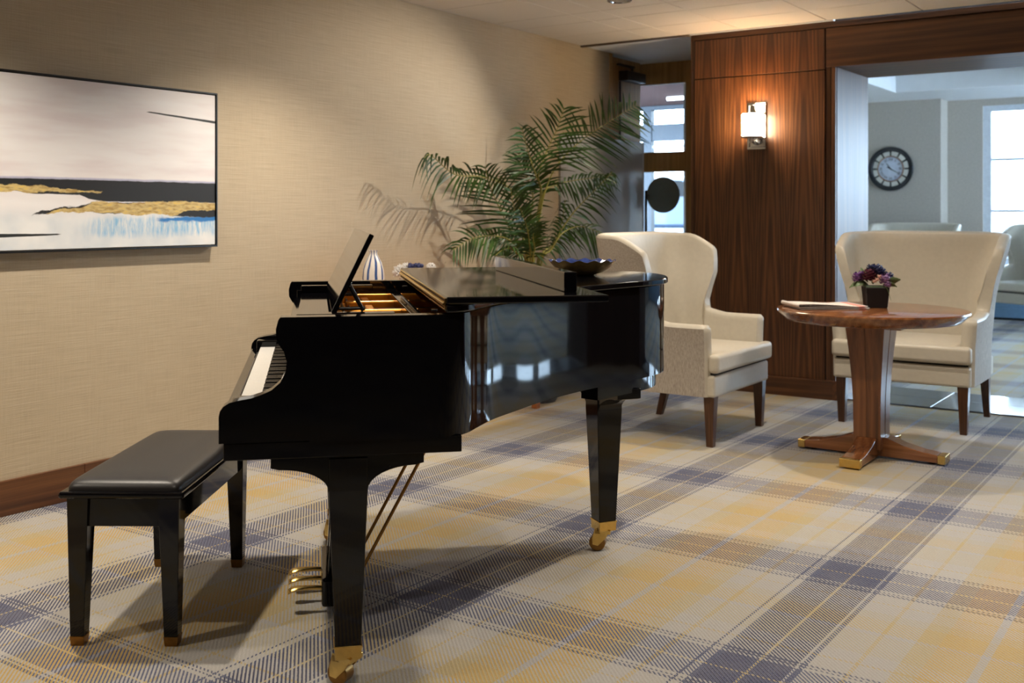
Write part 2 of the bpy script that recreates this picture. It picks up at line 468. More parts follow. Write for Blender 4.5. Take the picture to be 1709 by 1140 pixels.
# ------------------------------------------------------------------ mesh builder
class MB:
    def __init__(self):
        self.v = []
        self.f = []
        self.mi = []

    def add(self, vs, fs, mi=0):
        o = len(self.v)
        self.v += [tuple(q) for q in vs]
        for f in fs:
            self.f.append(tuple(i + o for i in f))
            self.mi.append(mi)
        return self

    def box(self, x0, x1, y0, y1, z0, z1, mi=0):
        vs = [(x, y, z) for z in (z0, z1) for y in (y0, y1) for x in (x0, x1)]
        return self.add(vs, [(0, 2, 3, 1), (4, 5, 7, 6), (0, 1, 5, 4), (2, 6, 7, 3), (0, 4, 6, 2), (1, 3, 7, 5)], mi)

    def prism(self, poly, h0, h1, axis='z', mi=0):
        """poly: list of 2D points; extruded along axis ('z': xy, 'y': xz, 'x': yz)"""
        def P(p, h):
            return {'z': (p[0], p[1], h), 'y': (p[0], h, p[1]), 'x': (h, p[0], p[1])}[axis]
        n = len(poly)
        vs = [P(p, h0) for p in poly] + [P(p, h1) for p in poly]
        fs = [tuple(range(n))[::-1], tuple(range(n, 2 * n))]
        fs += [(i, (i + 1) % n, n + (i + 1) % n, n + i) for i in range(n)]
        return self.add(vs, fs, mi)

    def taper(self, b, t, z0, z1, mi=0):
        """frustum from rect b=(x0,x1,y0,y1) at z0 to rect t at z1"""
        vs = [(x, y, z0) for y in b[2:] for x in b[:2]] + [(x, y, z1) for y in t[2:] for x in t[:2]]
        return self.add(vs, [(0, 2, 3, 1), (4, 5, 7, 6), (0, 1, 5, 4), (2, 6, 7, 3), (0, 4, 6, 2), (1, 3, 7, 5)], mi)

    def lathe(self, prof, n=32, cx=0, cy=0, fn=None, mi=0, cap=True):
        o = []
        for (r, z) in prof:
            for i in range(n):
                a = 2 * PI * i / n
                rr, zz = (fn(r, z, a) if fn else (r, z))
                o.append((cx + rr * math.cos(a), cy + rr * math.sin(a), zz))
        fs = []
        for j in range(len(prof) - 1):
            for i in range(n):
                fs.append((j * n + i, j * n + (i + 1) % n, (j + 1) * n + (i + 1) % n, (j + 1) * n + i))
        if cap:
            fs.append(tuple(range(n))[::-1])
            fs.append(tuple(range((len(prof) - 1) * n, len(prof) * n)))
        return self.add(o, fs, mi)

    def tube(self, path, r, n=8, mi=0):
        path = [Vector(p) for p in path]
        vs, fs = [], []
        for i, p in enumerate(path):
            t = (path[min(i + 1, len(path) - 1)] - path[max(i - 1, 0)]).normalized()
            a = t.cross(Vector((0, 0, 1)))
            if a.length < 1e-3:
                a = t.cross(Vector((1, 0, 0)))
            a.normalize()
            b = t.cross(a)
            rr = r[i] if isinstance(r, (list, tuple)) else r
            for k in range(n):
                q = 2 * PI * k / n
                vs.append(p + a * (rr * math.cos(q)) + b * (rr * math.sin(q)))
        m = len(path)
        for i in range(m - 1):
            for k in range(n):
                fs.append((i * n + k, i * n + (k + 1) % n, (i + 1) * n + (k + 1) % n, (i + 1) * n + k))
        fs.append(tuple(range(n))[::-1])
        fs.append(tuple(range((m - 1) * n, m * n)))
        return self.add(vs, fs, mi)

    def ball(self, c, r, n=10, m=7, sq=(1, 1, 1), mi=0):
        vs, fs = [], []
        for j in range(m + 1):
            t = PI * j / m
            for i in range(n):
                a = 2 * PI * i / n
                vs.append((c[0] + r * sq[0] * math.sin(t) * math.cos(a), c[1] + r * sq[1] * math.sin(t) * math.sin(a), c[2] + r * sq[2] * math.cos(t)))
        for j in range(m):
            for i in range(n):
                fs.append((j * n + i, (j + 1) * n + i, (j + 1) * n + (i + 1) % n, j * n + (i + 1) % n))
        return self.add(vs, fs, mi)

    def grid(self, rows, close=False, mi=0):
        n = len(rows[0])
        vs = [p for r in rows for p in r]
        fs = []
        for j in range(len(rows) - 1):
            for i in range(n if close else n - 1):
                fs.append((j * n + i, j * n + (i + 1) % n, (j + 1) * n + (i + 1) % n, (j + 1) * n + i))
        return self.add(vs, fs, mi)

    def build(self, name, mats, parent=None, bevel=0.0, smooth=None, seg=2, sub=0, fix=True, solid=0.0):
        me = bpy.data.meshes.new(name)
        me.from_pydata(self.v, [], self.f)
        if not isinstance(mats, (list, tuple)):
            mats = [mats]
        for m in mats:
            me.materials.append(m)
        me.polygons.foreach_set('material_index', self.mi)
        if fix:
            bm = bmesh.new()
            bm.from_mesh(me)
            bmesh.ops.remove_doubles(bm, verts=bm.verts, dist=1e-6)
            bmesh.ops.recalc_face_normals(bm, faces=bm.faces)
            bm.to_mesh(me)
            bm.free()
        if smooth is not None:
            for p in me.polygons:
                p.use_smooth = True
            me.set_sharp_from_angle(angle=math.radians(smooth))
        me.update()
        o = bpy.data.objects.new(name, me)
        COL.objects.link(o)
        o.parent = parent
        if solid:
            md = o.modifiers.new('thickness', 'SOLIDIFY')
            md.thickness = solid
        if sub:
            md = o.modifiers.new('smooth', 'SUBSURF')
            md.levels = md.render_levels = sub
        if bevel:
            md = o.modifiers.new('edge', 'BEVEL')
            md.width = bevel
            md.segments = seg
            md.limit_method = 'ANGLE'
            md.angle_limit = math.radians(40)
        return o


def tag(o, label, cat, group=None, kind=None):
    o['label'] = label
    o['category'] = cat
    if group:
        o['group'] = group
    if kind:
        o['kind'] = kind
    return o


def empty(name, loc=(0, 0, 0), rz=0.0):
    o = bpy.data.objects.new(name, None)
    COL.objects.link(o)
    o.empty_display_size = 0.05
    o.location = loc
    o.rotation_euler = (0, 0, rz)
    return o


def copy_tree(o, parent=None):
    c = o.copy()
    COL.objects.link(c)
    c.parent = parent
    for ch in [q for q in bpy.data.objects if q.parent == o]:
        copy_tree(ch, c)
    return c


def cbox(name, m, parent, *b, bevel=0.0, seg=2):
    return MB().box(*b).build(name, m, parent, bevel=bevel, seg=seg)


def lerp(tab, x):
    """piecewise linear table lookup"""
    if x <= tab[0][0]:
        return tab[0][1]
    for (a, p), (b, q) in zip(tab, tab[1:]):
        if x <= b:
            return p + (q - p) * (x - a) / (b - a)
    return tab[-1][1]


def spline(pts, n=8):
    """Catmull-Rom through 2D/3D points"""
    P = [Vector(p) for p in pts]
    P = [P[0] * 2 - P[1]] + P + [P[-1] * 2 - P[-2]]
    out = []
    for i in range(1, len(P) - 2):
        for k in range(n):
            t = k / n
            a, b, c, d = P[i - 1], P[i], P[i + 1], P[i + 2]
            out.append(0.5 * ((2 * b) + (c - a) * t + (2 * a - 5 * b + 4 * c - d) * t * t + (3 * b - a - 3 * c + d) * t ** 3))
    out.append(P[-2])
    return out


# ================================================================== THE ROOM
CEIL = 2.53
WV = 4.24            # left wall plane (y)
CU = 7.135           # face of the panelled pier (x)
DU = 7.87            # back of the pier / header
FU = 13.7            # far wall

fl = tag(MB().prism([(-2.72, -4.3), (7.15, -4.3), (7.15, -4.42), (13.9, -4.42), (13.9, 3.98), (8.36, 3.98), (8.36, 4.7), (-2.72, 4.7)], -0.1, 0.0).build('floor', M['carpet']),
         'tartan carpet of navy, yellow and pale grey yarn over the whole floor', 'floor', kind='structure')
# slate strip in the opening
gb = cbox('grout_bed', M['grout'], fl, 7.165, 7.855, -3.4, 2.29, 0.0, 0.003)
tile_me = None
for iu in range(2):
    for iv in range(10):
        x0, y1 = 7.168 + iu * 0.345, 2.288 - iv * 0.60
        if tile_me is None:
            t = MB().box(0, 0.34, -0.595, 0, 0, 0.008).build('tile', M['slate'], fl, bevel=0.002)
            tile_me = t
        else:
            t = tile_me.copy()
            COL.objects.link(t)
            t.parent = fl
        t.location = (x0, y1, 0.001)

wl = tag(MB().box(-2.6, 7.53, WV, 4.70, 0, CEIL + 0.12).build('wall_left', M['wallcover']),
         'long beige grasscloth wall behind the piano', 'wall', kind='structure')
bl = tag(empty('baseboard_left'), 'walnut skirting board along the beige wall', 'baseboard', kind='structure')
jx = at_v(138, 790, WV).x
for a, b in ((-2.6, jx - 0.001), (jx + 0.001, at_v(936, 300, WV - 0.02).x)):
    cbox('board', M['walnut_x'], bl, a, b, WV - 0.016, WV, 0.0, 0.146, bevel=0.002)

# ceiling: slab, grid, each tile
ce = tag(MB().box(-2.6, 7.10, -4.2, WV, CEIL + 0.02, CEIL + 0.12).build('ceiling', M['ceiling_grid']),
         'off-white tiled ceiling above the piano lounge', 'ceiling', kind='structure')
us = [-2.6, -1.98, -1.37, -0.76, -0.15, 0.46, 1.07, 1.68, 2.29, 2.90, 3.51, 4.12, 4.73, 5.34, 5.93, 6.22, 6.66, 7.08]
vs_ = [4.238, 3.63, 3.41, 2.94, 2.33, 1.72, 1.11, 0.50, -0.11, -0.72, -1.33, -1.94, -2.55, -3.16, -3.77, -4.2]
tile_cache = {}
for i in range(len(us) - 1):
    for j in range(len(vs_) - 1):
        w, h = round(us[i + 1] - us[i], 3), round(vs_[j] - vs_[j + 1], 3)
        g = 0.0035
        if (w, h) not in tile_cache:
            t = MB().box(g, w - g, -h + g, -g, 0, 0.022).build('ceiling_tile', M['ceiling_tile'], ce, bevel=0.002, seg=1)
            tile_cache[(w, h)] = t
        else:
            t = tile_cache[(w, h)].copy()
            COL.objects.link(t)
            t.parent = ce
        t.location = (us[i], vs_[j], CEIL)
cbox('edge_strip', M['bronze_trim'], ce, 7.08, 7.11, 3.34, WV, CEIL - 0.012, CEIL + 0.02)
tag(MB().box(7.11, 8.30, 2.30, 4.7, CEIL, CEIL + 0.1).build('ceiling', M['plaster']),
    'smooth plaster ceiling strip in front of the wood-framed glass door', 'ceiling', kind='structure')

# walls behind and beside the camera (unseen, they close the room)
tag(MB().box(-2.72, -2.6, -4.3, WV + 0.12, 0, CEIL + 0.12).build('wall_rear', M['walnut_v']), 'walnut panelled wall behind the viewer', 'wall', kind='structure')
tag(MB().box(-2.72, 7.15, -4.3, -4.2, 0, CEIL + 0.12).build('wall_right', M['walnut_v']), 'walnut panelled wall on the right, outside the picture', 'wall', kind='structure')

# ---- panelled pier and header
pier = tag(empty('wall_pier'), 'walnut veneered pier carrying the lit wall sconce', 'wall', kind='structure')
cbox('core', M['seam'], pier, CU + 0.018, DU - 0.01, 2.30, 3.335, 0, CEIL)
cbox('panel', M['veneer'], pier, CU, CU + 0.02, 2.366, 3.312, 0.125, 2.206, bevel=0.0015)
cbox('panel', M['veneer'], pier, CU, CU + 0.02, 2.366, 3.312, 2.214, 2.486, bevel=0.0015)
cbox('crown_strip', M['walnut_y'], pier, CU - 0.006, CU + 0.03, 2.30, 3.335, 2.492, CEIL, bevel=0.001)
cbox('corner_strip', M['walnut_v'], pier, CU + 0.004, CU + 0.03, 3.316, 3.345, 0.0, CEIL)
cbox('side_panel', M['walnut_v'], pier, CU + 0.03, DU, 3.335, 3.347, 0.0, CEIL)
cbox('base_board', M['walnut_y'], pier, CU - 0.03, CU + 0.018, 2.303, 3.35, 0.0, 0.125, bevel=0.002)
cbox('jamb_strip', M['walnut_v'], pier, CU + 0.012, CU + 0.03, 2.328, 2.358, 0.125, 2.486)
cbox('jamb_strip', M['walnut_v'], pier, CU + 0.002, CU + 0.03, 2.293, 2.320, 0.125, 2.222)
cbox('jamb_panel', M['walnut_v'], pier, CU + 0.03, DU, 2.290, 2.302, 0.0, 2.226, bevel=0.001)
cbox('jamb_base', M['walnut_x'], pier, CU - 0.03, DU, 2.272, 2.303, 0.0, 0.125, bevel=0.002)
hd = tag(empty('wall_header'), 'walnut header beam spanning the wide opening to the bright room', 'beam', kind='structure')
cbox('core', M['seam'], hd, CU + 0.02, DU - 0.01, -4.2, 2.3, 2.235, CEIL + 0.1)
yy = 2.355
for w in (2.4, 2.4, 1.75):
    cbox('panel', M['walnut_y'], hd, CU, CU + 0.02, yy - w + 0.004, yy, 2.226, 2.486, bevel=0.0015)
    yy -= w
cbox('crown_strip', M['walnut_y'], hd, CU - 0.006, CU + 0.03, -4.2, 2.30, 2.492, CEIL, bevel=0.001)
cbox('soffit_panel', M['walnut_y'], hd, CU + 0.02, DU, -4.2, 2.30, 2.226, 2.236, bevel=0.001)
cbox('back_fascia', M['plaster'], hd, DU - 0.01, DU + 0.01, -4.2, 3.35, 2.226, 3.0)
# right-hand end of the opening, extended unseen to darken the piano's reflection
tag(MB().box(CU, DU, -4.3, -1.35, 0, CEIL).build('wall_opening_end', M['walnut_v']), 'walnut end pier of the wide opening, unseen, extended to darken the piano reflection', 'wall', kind='structure')

# ---- entrance doors beyond the end of the wall
d1 = tag(empty('door_1'), 'open oak door leaf with dark overhead closer, beyond the palm', 'door', kind='structure')
cbox('leaf', M['door_wood'], d1, 7.58, 8.08, WV + 0.01, WV + 0.055, 0.01, CEIL - 0.02, bevel=0.002)
cbox('frame_post', M['door_wood'], d1, 7.53, 7.575, WV - 0.005, WV + 0.12, 0, CEIL)
g0 = at_v(936, 300, WV - 0.02).x
gp = tag(empty('trim_1'), 'pale grey laminate guard panel low on the wall end behind the palm', 'wall panel', kind='structure')
cbox('panel', M['steel_plate'], gp, g0, 8.065, WV - 0.020, WV - 0.001, 0.0, 1.825, bevel=0.001)
cbox('edge_strip', M['white_frame'], gp, g0, 8.08, WV - 0.024, WV - 0.001, 1.825, 1.838)
cbox('edge_strip', M['white_frame'], gp, 8.066, 8.08, WV - 0.024, WV - 0.001, 0.0, 1.825)
cl = cbox('closer_body', M['dark_metal'], d1, 7.70, 8.02, WV - 0.075, WV + 0.01, 2.325, 2.405, bevel=0.006)
MB().tube([(7.86, WV - 0.03, 2.41), (7.86, WV - 0.03, 2.445)], 0.012).box(7.62, 7.88, WV - 0.045, WV - 0.015, 2.44, 2.455).build('closer_arm', M['dark_metal'], cl)
MB().tube([(7.70, WV - 0.004, 2.32), (7.70, WV - 0.004, 1.84)], 0.010).build('rod', M['dark_metal'], d1)
tag(MB().box(7.53, 8.34, 4.62, 4.70, 0, CEIL).build('wall_lobby', M['plaster']), 'white lobby wall behind the open oak door', 'wall', kind='structure')

GU = 8.27
d2 = tag(empty('door_2'), 'oak framed glass entrance door with round dark decal, left of the walnut pier', 'door', kind='structure')
for (a, b, z0, z1) in ((4.46, 4.62, 0, CEIL), (3.50, 3.925, 0, CEIL)):
    cbox('stile', M['door_wood'], d2, GU, GU + 0.05, a, b, z0, z1, bevel=0.003)
for (z0, z1) in ((0.0, 0.25), (1.598, 1.768), (2.345, CEIL)):
    cbox('rail', M['door_wood'], d2, GU, GU + 0.05, 3.925, 4.46, z0, z1, bevel=0.003)
for (z0, z1) in ((0.25, 1.598), (1.768, 2.345)):
    cbox('pane', M['glass'], d2, GU + 0.022, GU + 0.028, 3.925, 4.46, z0, z1)
dp = at_d(1103, 325, 9.14)
o = MB().prism([(dp.y + 0.155 * math.cos(2 * PI * i / 40), dp.z + 0.155 * math.sin(2 * PI * i / 40)) for i in range(40)], GU + 0.014, GU + 0.021, 'x').build('decal', M['disc'], d2)
MB().tube([(GU - 0.05, 4.27, 0.85), (GU - 0.05, 4.27, 1.44)], 0.012).tube([(GU - 0.05, 4.27, 0.9), (GU, 4.27, 0.9)], 0.008).tube([(GU - 0.05, 4.27, 1.4), (GU, 4.27, 1.4)], 0.008).build('pull_bar', M['dark_metal'], d2, smooth=40)
tag(MB().box(DU, 8.34, 3.335, 3.52, 0, CEIL).build('wall_lobby', M['plaster']), 'short plaster wall joining the pier to the glass door', 'wall', kind='structure')

# outer porch beyond the glass
pf = tag(empty('porch_screen'), 'grey aluminium outer screen seen through the glass entrance door', 'door frame')
PU = 10.4
for (a, b) in ((5.34, 5.44), (4.02, 4.09), (6.2, 6.3)):
    cbox('post', M['alu'], pf, PU, PU + 0.08, a, b, 0, 2.6)
cbox('transom', M['alu'], pf, PU + 0.01, PU + 0.07, 4.0, 6.3, 2.02, 2.20)
cbox('crossbar', M['alu'], pf, PU - 0.02, PU + 0.09, 4.0, 6.3, 2.355, 2.395)
MB().tube([(PU - 0.03, 5.30, 1.955), (PU - 0.03, 4.9, 1.955)], 0.016).build('push_bar', M['white_frame'], pf)
tag(MB().box(8.4, 10.5, 3.86, 6.6, 2.40, 2.55).build('porch_soffit', M['brick']), 'russet soffit over the porch outside the glass door', 'soffit', kind='structure')
tag(MB().tube([(9.7, 4.80, 2.385), (9.7, 4.55, 2.385)], 0.018).build('tube_light', M['tube']), 'short lit tube lamp under the russet porch soffit', 'lamp')
tag(MB().box(16.0, 60, -30, 40, -0.3, 0.62).build('parking_bank', M['asphalt']), 'pale asphalt car park outside the glass door', 'ground', kind='structure')
tag(MB().box(8.40, 16.0, 3.86, 30, -0.2, -0.02).build('porch_paving', M['asphalt']), 'grey paving just outside the entrance', 'ground', kind='structure')


def make_car():
    c0 = at_d(1112, 366, 24.0)
    r = tag(empty('parked_car', (c0.x, c0.y, 0.62), math.radians(110)), 'pale blue parked car seen through the glass entrance door', 'car')
    prof = [(-2.1, .3), (-2.15, .62), (-2.0, .86), (-1.1, .95), (-.45, 1.36), (.75, 1.40), (1.5, 1.02), (2.05, .95), (2.15, .6), (2.1, .3)]
    MB().prism(prof, -.85, .85, 'y').build('body', M['car'], r, bevel=0.08)
    MB().prism([(-.98, .96), (-.42, 1.32), (.72, 1.35), (1.3, 1.02)], -.86, .86, 'y').build('side_window', M['tyre'], r)
    for x in (-1.35, 1.35):
        for y in (-.8, .8):
            w = MB().prism([(x + .33 * math.cos(a * PI / 12), .33 + .33 * math.sin(a * PI / 12)) for a in range(24)], y - .1, y + .1, 'y').build('wheel', M['tyre'], r)
            MB().prism([(x + .22 * math.cos(a * PI / 8), .33 + .22 * math.sin(a * PI / 8)) for a in range(16)], y - .11, y + .11, 'y').build('hubcap', M['white_frame'], w)
    return r


make_car()

# ---- far room
tag(MB().box(FU, FU + 0.2, 2.70, 3.98, 0, 3.0).build('wall_far', M['far_wall']), 'grey far wall between the clock wall and the bright window', 'wall', kind='structure')
kx = 13.35
v_edge = kx / (CT + (1570 - 854.5) / F_PX * ST) * (ST - (1570 - 854.5) / F_PX * CT)
tag(MB().box(kx, FU, v_edge, 3.93, 0, 3.0).build('wall_clock', M['far_wall']), 'grey wall carrying the round clock in the far room', 'wall', kind='structure')
tag(MB().box(8.35, FU + 0.2, 3.93, 3.98, 0, 3.0).build('wall_far_left', M['far_wall']), 'grey left wall of the far room, hidden behind the pier', 'wall', kind='structure')
# glazed right-hand side of the far room (unseen, added to let in more daylight): posts, sill, head and panes
wr = tag(empty('wall_far_right'), 'glazed right wall of the far room, unseen, added for more daylight', 'wall', kind='structure')
cbox('sill_wall', M['far_wall'], wr, DU, FU + 0.2, -4.42, -4.3, 0, 0.30)
cbox('head_wall', M['far_wall'], wr, DU, FU + 0.2, -4.42, -4.3, 2.60, 3.0)
for k in range(6):
    x = DU + (FU - DU) * k / 5
    cbox('post', M['white_frame'], wr, x - 0.06, x + 0.06, -4.42, -4.3, 0.30, 2.60)
    if k < 5:
        cbox('pane', M['glass'], wr, x + 0.06, x + (FU - DU) / 5 - 0.06, -4.362, -4.358, 0.30, 2.60)
cf = tag(MB().box(DU, FU + 0.2, -4.42, 3.98, 2.92, 3.02).build('ceiling', M['plaster']), 'white coffered ceiling of the far room', 'ceiling', kind='structure')
for (a, b, c, d) in ((DU, FU, 3.3, 3.93), (12.4, FU, -4.3, 3.3), (DU, FU, 0.9, 1.5), (DU, FU, -2.5, -1.9), (10.0, 10.5, -4.3, 3.3)):
    cbox('coffer_beam', M['plaster'], cf, a, b, c, d, 2.60, 2.92, bevel=0.005)
WINS = [(2.64, 1.25), (0.85, -0.55), (-0.95, -2.35), (-2.75, -4.15)]
prev = 2.70
pw = tag(empty('wall_window'), 'grey window wall at the end of the far room', 'wall', kind='structure')
cbox('sill_wall', M['far_wall'], pw, FU, FU + 0.2, -4.3, 2.70, 0, 0.55)
cbox('head_wall', M['far_wall'], pw, FU, FU + 0.2, -4.3, 2.70, 2.52, 3.0)
for i, (a, b) in enumerate(WINS):
    cbox('mullion_wall', M['far_wall'], pw, FU, FU + 0.2, a, prev, 0.55, 2.52)
    prev = b
    w = tag(empty('window_%d' % (i + 1), (FU, b, 0.55)), ['tall bright window of the far room with white glazing bars', 'second bright window of the far room, outside the picture',
            'third bright window of the far room, outside the picture', 'fourth bright window of the far room, outside the picture', 'fifth bright window of the far room, outside the picture'][i], 'window', kind='structure')
    wd = a - b
    for (y0, y1, z0, z1) in ((0, .07, 0, 1.97), (wd - .09, wd, 0, 1.97), (.07, wd - .09, 0, .05), (.07, wd - .09, 1.90, 1.97)):
        cbox('frame', M['white_frame'], w, 0.02, 0.10, y0, y1, z0, z1)
    for zc in (0.72, 1.33):
        cbox('glazing_bar', M['white_frame'], w, 0.04, 0.08, .07, wd - .09, zc - .018, zc + .018)
    for z0, z1 in ((.05, .702), (.738, 1.312), (1.348, 1.90)):
        cbox('pane', M['glass'], w, 0.058, 0.062, .07, wd - .09, z0, z1)
cbox('mullion_wall', M['far_wall'], pw, FU, FU + 0.2, -4.3, prev, 0.55, 2.52)
cv = tag(empty('convector', (FU - 0.02, 0, 0)), 'low blue-grey heating convector under the far window', 'convector')
cbox('casing', M['convector'], cv, -0.16, 0, -4.2, 2.62, 0.03, 0.34, bevel=0.004)
for z in (0.12, 0.16, 0.20, 0.24):
    cbox('slat', M['convector'], cv, -0.168, -0.158, -4.15, 2.58, z, z + 0.018)
cbox('plinth', M['tyre'], cv, -0.14, 0, -4.2, 2.62, 0, 0.03)

# ---- clock
ck = at_d(1487, 282, kx / (CT + (1487 - 854.5) / F_PX * ST))
clock = tag(empty('wall_clock', (kx, ck.y, ck.z)), 'round black wall clock with mirrored segments and roman numerals', 'clock')
R0 = 0.268


def ring(r0, r1, x0, x1, n=48):
    """annulus round the local x axis"""
    mb = MB()
    rows = []
    for i in range(n + 1):
        a = 2 * PI * i / n
        cs, sn = math.cos(a), math.sin(a)
        rows.append([(x0, r0 * cs, r0 * sn), (x1, r0 * cs, r0 * sn), (x1, r1 * cs, r1 * sn), (x0, r1 * cs, r1 * sn), (x0, r0 * cs, r0 * sn)])
    return mb.grid(rows)


ring(R0 * 0.80, R0, -0.04, 0.0).build('rim', M['clock_rim'], clock, bevel=0.006, smooth=40)
ring(R0 * 0.535, R0 * 0.575, -0.026, 0.0).build('inner_ring', M['copper'], clock, smooth=40)
MB().prism([(R0 * .54 * math.cos(2 * PI * i / 40), R0 * .54 * math.sin(2 * PI * i / 40)) for i in range(40)], -0.018, 0, 'x').build('dial', M['clock_face'], clock)
MB().prism([(R0 * .81 * math.cos(2 * PI * i / 40), R0 * .81 * math.sin(2 * PI * i / 40)) for i in range(40)], -0.010, 0, 'x').build('backing', M['clock_rim'], clock)
for i in range(12):
    a0, a1 = 2 * PI * i / 12 + .055, 2 * PI * (i + 1) / 12 - .055
    po = [(R0 * .59 * math.cos(a0 + (a1 - a0) * k / 4), R0 * .59 * math.sin(a0 + (a1 - a0) * k / 4)) for k in range(5)]
    po += [(R0 * .79 * math.cos(a1 - (a1 - a0) * k / 4), R0 * .79 * math.sin(a1 - (a1 - a0) * k / 4)) for k in range(5)]
    MB().prism(po, -0.017, -0.010, 'x').build('mirror_segment', M['mirror'], clock)
    b0, b1 = 2 * PI * i / 12 - .03, 2 * PI * i / 12 + .03
dg = bpy.context.evaluated_depsgraph_get()
for i, s in enumerate(['XII', 'I', 'II', 'III', 'IIII', 'V', 'VI', 'VII', 'VIII', 'IX', 'X', 'XI']):
    fc = bpy.data.curves.new('numeral', 'FONT')
    fc.body = s
    fc.size = 0.045
    fc.align_x = 'CENTER'
    fc.align_y = 'CENTER'
    fc.extrude = 0.001
    fo = bpy.data.objects.new('numeral', fc)
    COL.objects.link(fo)
    dg.update()
    me = bpy.data.meshes.new_from_object(fo.evaluated_get(dg))
    bpy.data.objects.remove(fo)
    me.materials.clear()
    me.materials.append(M['ink'])
    a = 2 * PI * i / 12
    # dial faces -x: right-hand side of the dial is -y
    mt = Matrix.Translation((-0.0195, -R0 * .42 * math.sin(a), R0 * .42 * math.cos(a))) @ Matrix.Rotation(-a, 4, Vector((-1, 0, 0))) @ Matrix(((0, 0, -1, 0), (-1, 0, 0, 0), (0, 1, 0, 0), (0, 0, 0, 1)))
    me.transform(mt)
    ob = bpy.data.objects.new('numeral', me)
    COL.objects.link(ob)
    ob.parent = clock


def hand(name, ang, ln, tail, w):
    d = Vector((0, -math.sin(ang), math.cos(ang)))
    n = Vector((0, d.z, -d.y))
    p = [d * -tail + n * w, d * -tail - n * w, d * ln - n * w * .4, d * ln + n * w * .4]
    MB().prism([(q.y, q.z) for q in p], -0.024, -0.021, 'x').build(name, M['ink'], clock)


hand('minute_hand', math.radians(120), R0 * .46, R0 * .18, .006)
hand('hour_hand', math.radians(325), R0 * .32, R0 * .05, .007)


# ================================================================== PAINTING
pt = tag(empty('framed_painting', (2.03, WV, 1.083)), 'abstract seascape canvas in thin black frame on the beige wall', 'painting')
MB().box(0.012, 1.494, -0.040, -0.012, 0.012, 0.742).build('canvas', M['canvas'], pt)
for (a, b, c, d) in ((0, 1.506, 0, 0.008), (0, 1.506, 0.746, 0.754), (0, 0.008, 0.008, 0.746), (1.498, 1.506, 0.008, 0.746)):
    cbox('frame_bar', M['satin_black'], pt, a, b, -0.046, -0.004, c, d, bevel=0.001)
cbox('stretcher', M['spruce'], pt, 0.03, 1.476, -0.012, 0.0, 0.03, 0.724)


# ================================================================== LIGHT FITTINGS
def downlight(x, y, label, w=1.0, aim=None, cone=124):
    r = tag(empty('downlight', (x, y, CEIL)), label, 'downlight', 'recessed ceiling downlights')
    MB().lathe([(0.052, -0.001), (0.054, -0.008), (0.072, -0.007), (0.076, -0.001)], 28, cap=False).build('trim_ring', M['chrome'], r, smooth=50)
    MB().lathe([(0.0, -0.004), (0.052, -0.004)], 28, cap=False).build('lens', M['lens'] if w else M['ceiling_grid'], r)
    if not w:
        return r
    ld = bpy.data.lights.new('downlight_lamp', 'SPOT')
    ld.energy = LAMP_W * w
    ld.color = LAMP_C
    ld.spot_size = math.radians(cone)
    ld.spot_blend = 0.7
    ld.shadow_soft_size = 0.045
    lo = bpy.data.objects.new('lamp', ld)
    COL.objects.link(lo)
    lo.parent = r
    lo.location = (0, 0, -0.02)
    if aim:
        lo.rotation_euler = (Vector(aim) - Vector((x, y, CEIL))).to_track_quat('-Z', 'Y').to_euler()
    return r


downlight(5.70, 3.14, 'round unlit downlight in the tiled ceiling above the armchair', 0)
for (x, y, w, where) in ((3.75, 3.36, 0.95, 'between the painting and the music desk'), (1.95, 3.36, 1.1, 'above the piano bench'), (0.1, 3.36, 1.0, 'beside the left end of the painting'),
                         (5.62, 2.05, 0.75, 'between the armchair and the round table'), (4.9, 0.60, 0.8, 'right of the round table'), (3.2, 1.1, 0.85, 'in front of the piano'),
                         (1.4, 0.9, 0.6, 'nearest the viewer'), (4.6, -1.6, 0.7, 'far right by the wide opening')):
    downlight(x, y, 'recessed ceiling downlight outside the picture, ' + where, w)

downlight(6.0, 2.35, 'adjustable ceiling downlight outside the picture, aimed over the palm at the beige wall', 1.3, (4.75, WV, 1.15), 74)


def sconce():
    r = tag(empty('wall_sconce', (CU, 2.839, 1.69)), 'lit chrome wall sconce with white glass shade on the walnut pier', 'wall lamp')
    MB().box(-0.012, 0, -0.068, 0.068, 0, 0.325).build('back_plate', M['chrome'], r, bevel=0.004)
    for (a, b, c, d) in ((-.068, .068, 0, .018), (-.068, .068, .307, .325), (-.068, -.05, .018, .307), (.05, .068, .018, .307)):
        cbox('plate_moulding', M['chrome'], r, -0.02, -0.012, a, b, c, d, bevel=0.003)
    MB().tube([(-0.012, 0, 0.045), (-0.06, 0, 0.045), (-0.10, 0, 0.055), (-0.10, 0, 0.075)], 0.010).ball((-0.03, 0, 0.045), 0.017).build('arm', M['chrome'], r, smooth=60)
    MB().lathe([(0.0, 0.066), (0.030, 0.066), (0.074, 0.074), (0.078, 0.080), (0.074, 0.086), (0.0, 0.086)], 32, -0.10, 0, cap=False).build('gallery', M['chrome'], r, smooth=40)
    MB().lathe([(0.0, 0.088), (0.064, 0.088), (0.068, 0.094), (0.068, 0.235), (0.064, 0.240), (0.060, 0.235), (0.060, 0.10), (0, 0.10)], 36, -0.10, 0, cap=False).build('shade', M['shade'], r, smooth=40)
    ld = bpy.data.lights.new('sconce_lamp', 'POINT')
    ld.energy = 2.0
    ld.color = (1.0, 0.70, 0.40)
    ld.shadow_soft_size = 0.05
    lo = bpy.data.objects.new('lamp', ld)
    COL.objects.link(lo)
    lo.parent = r
    lo.location = (-0.10, 0, 0.30)
    return r


sconce()


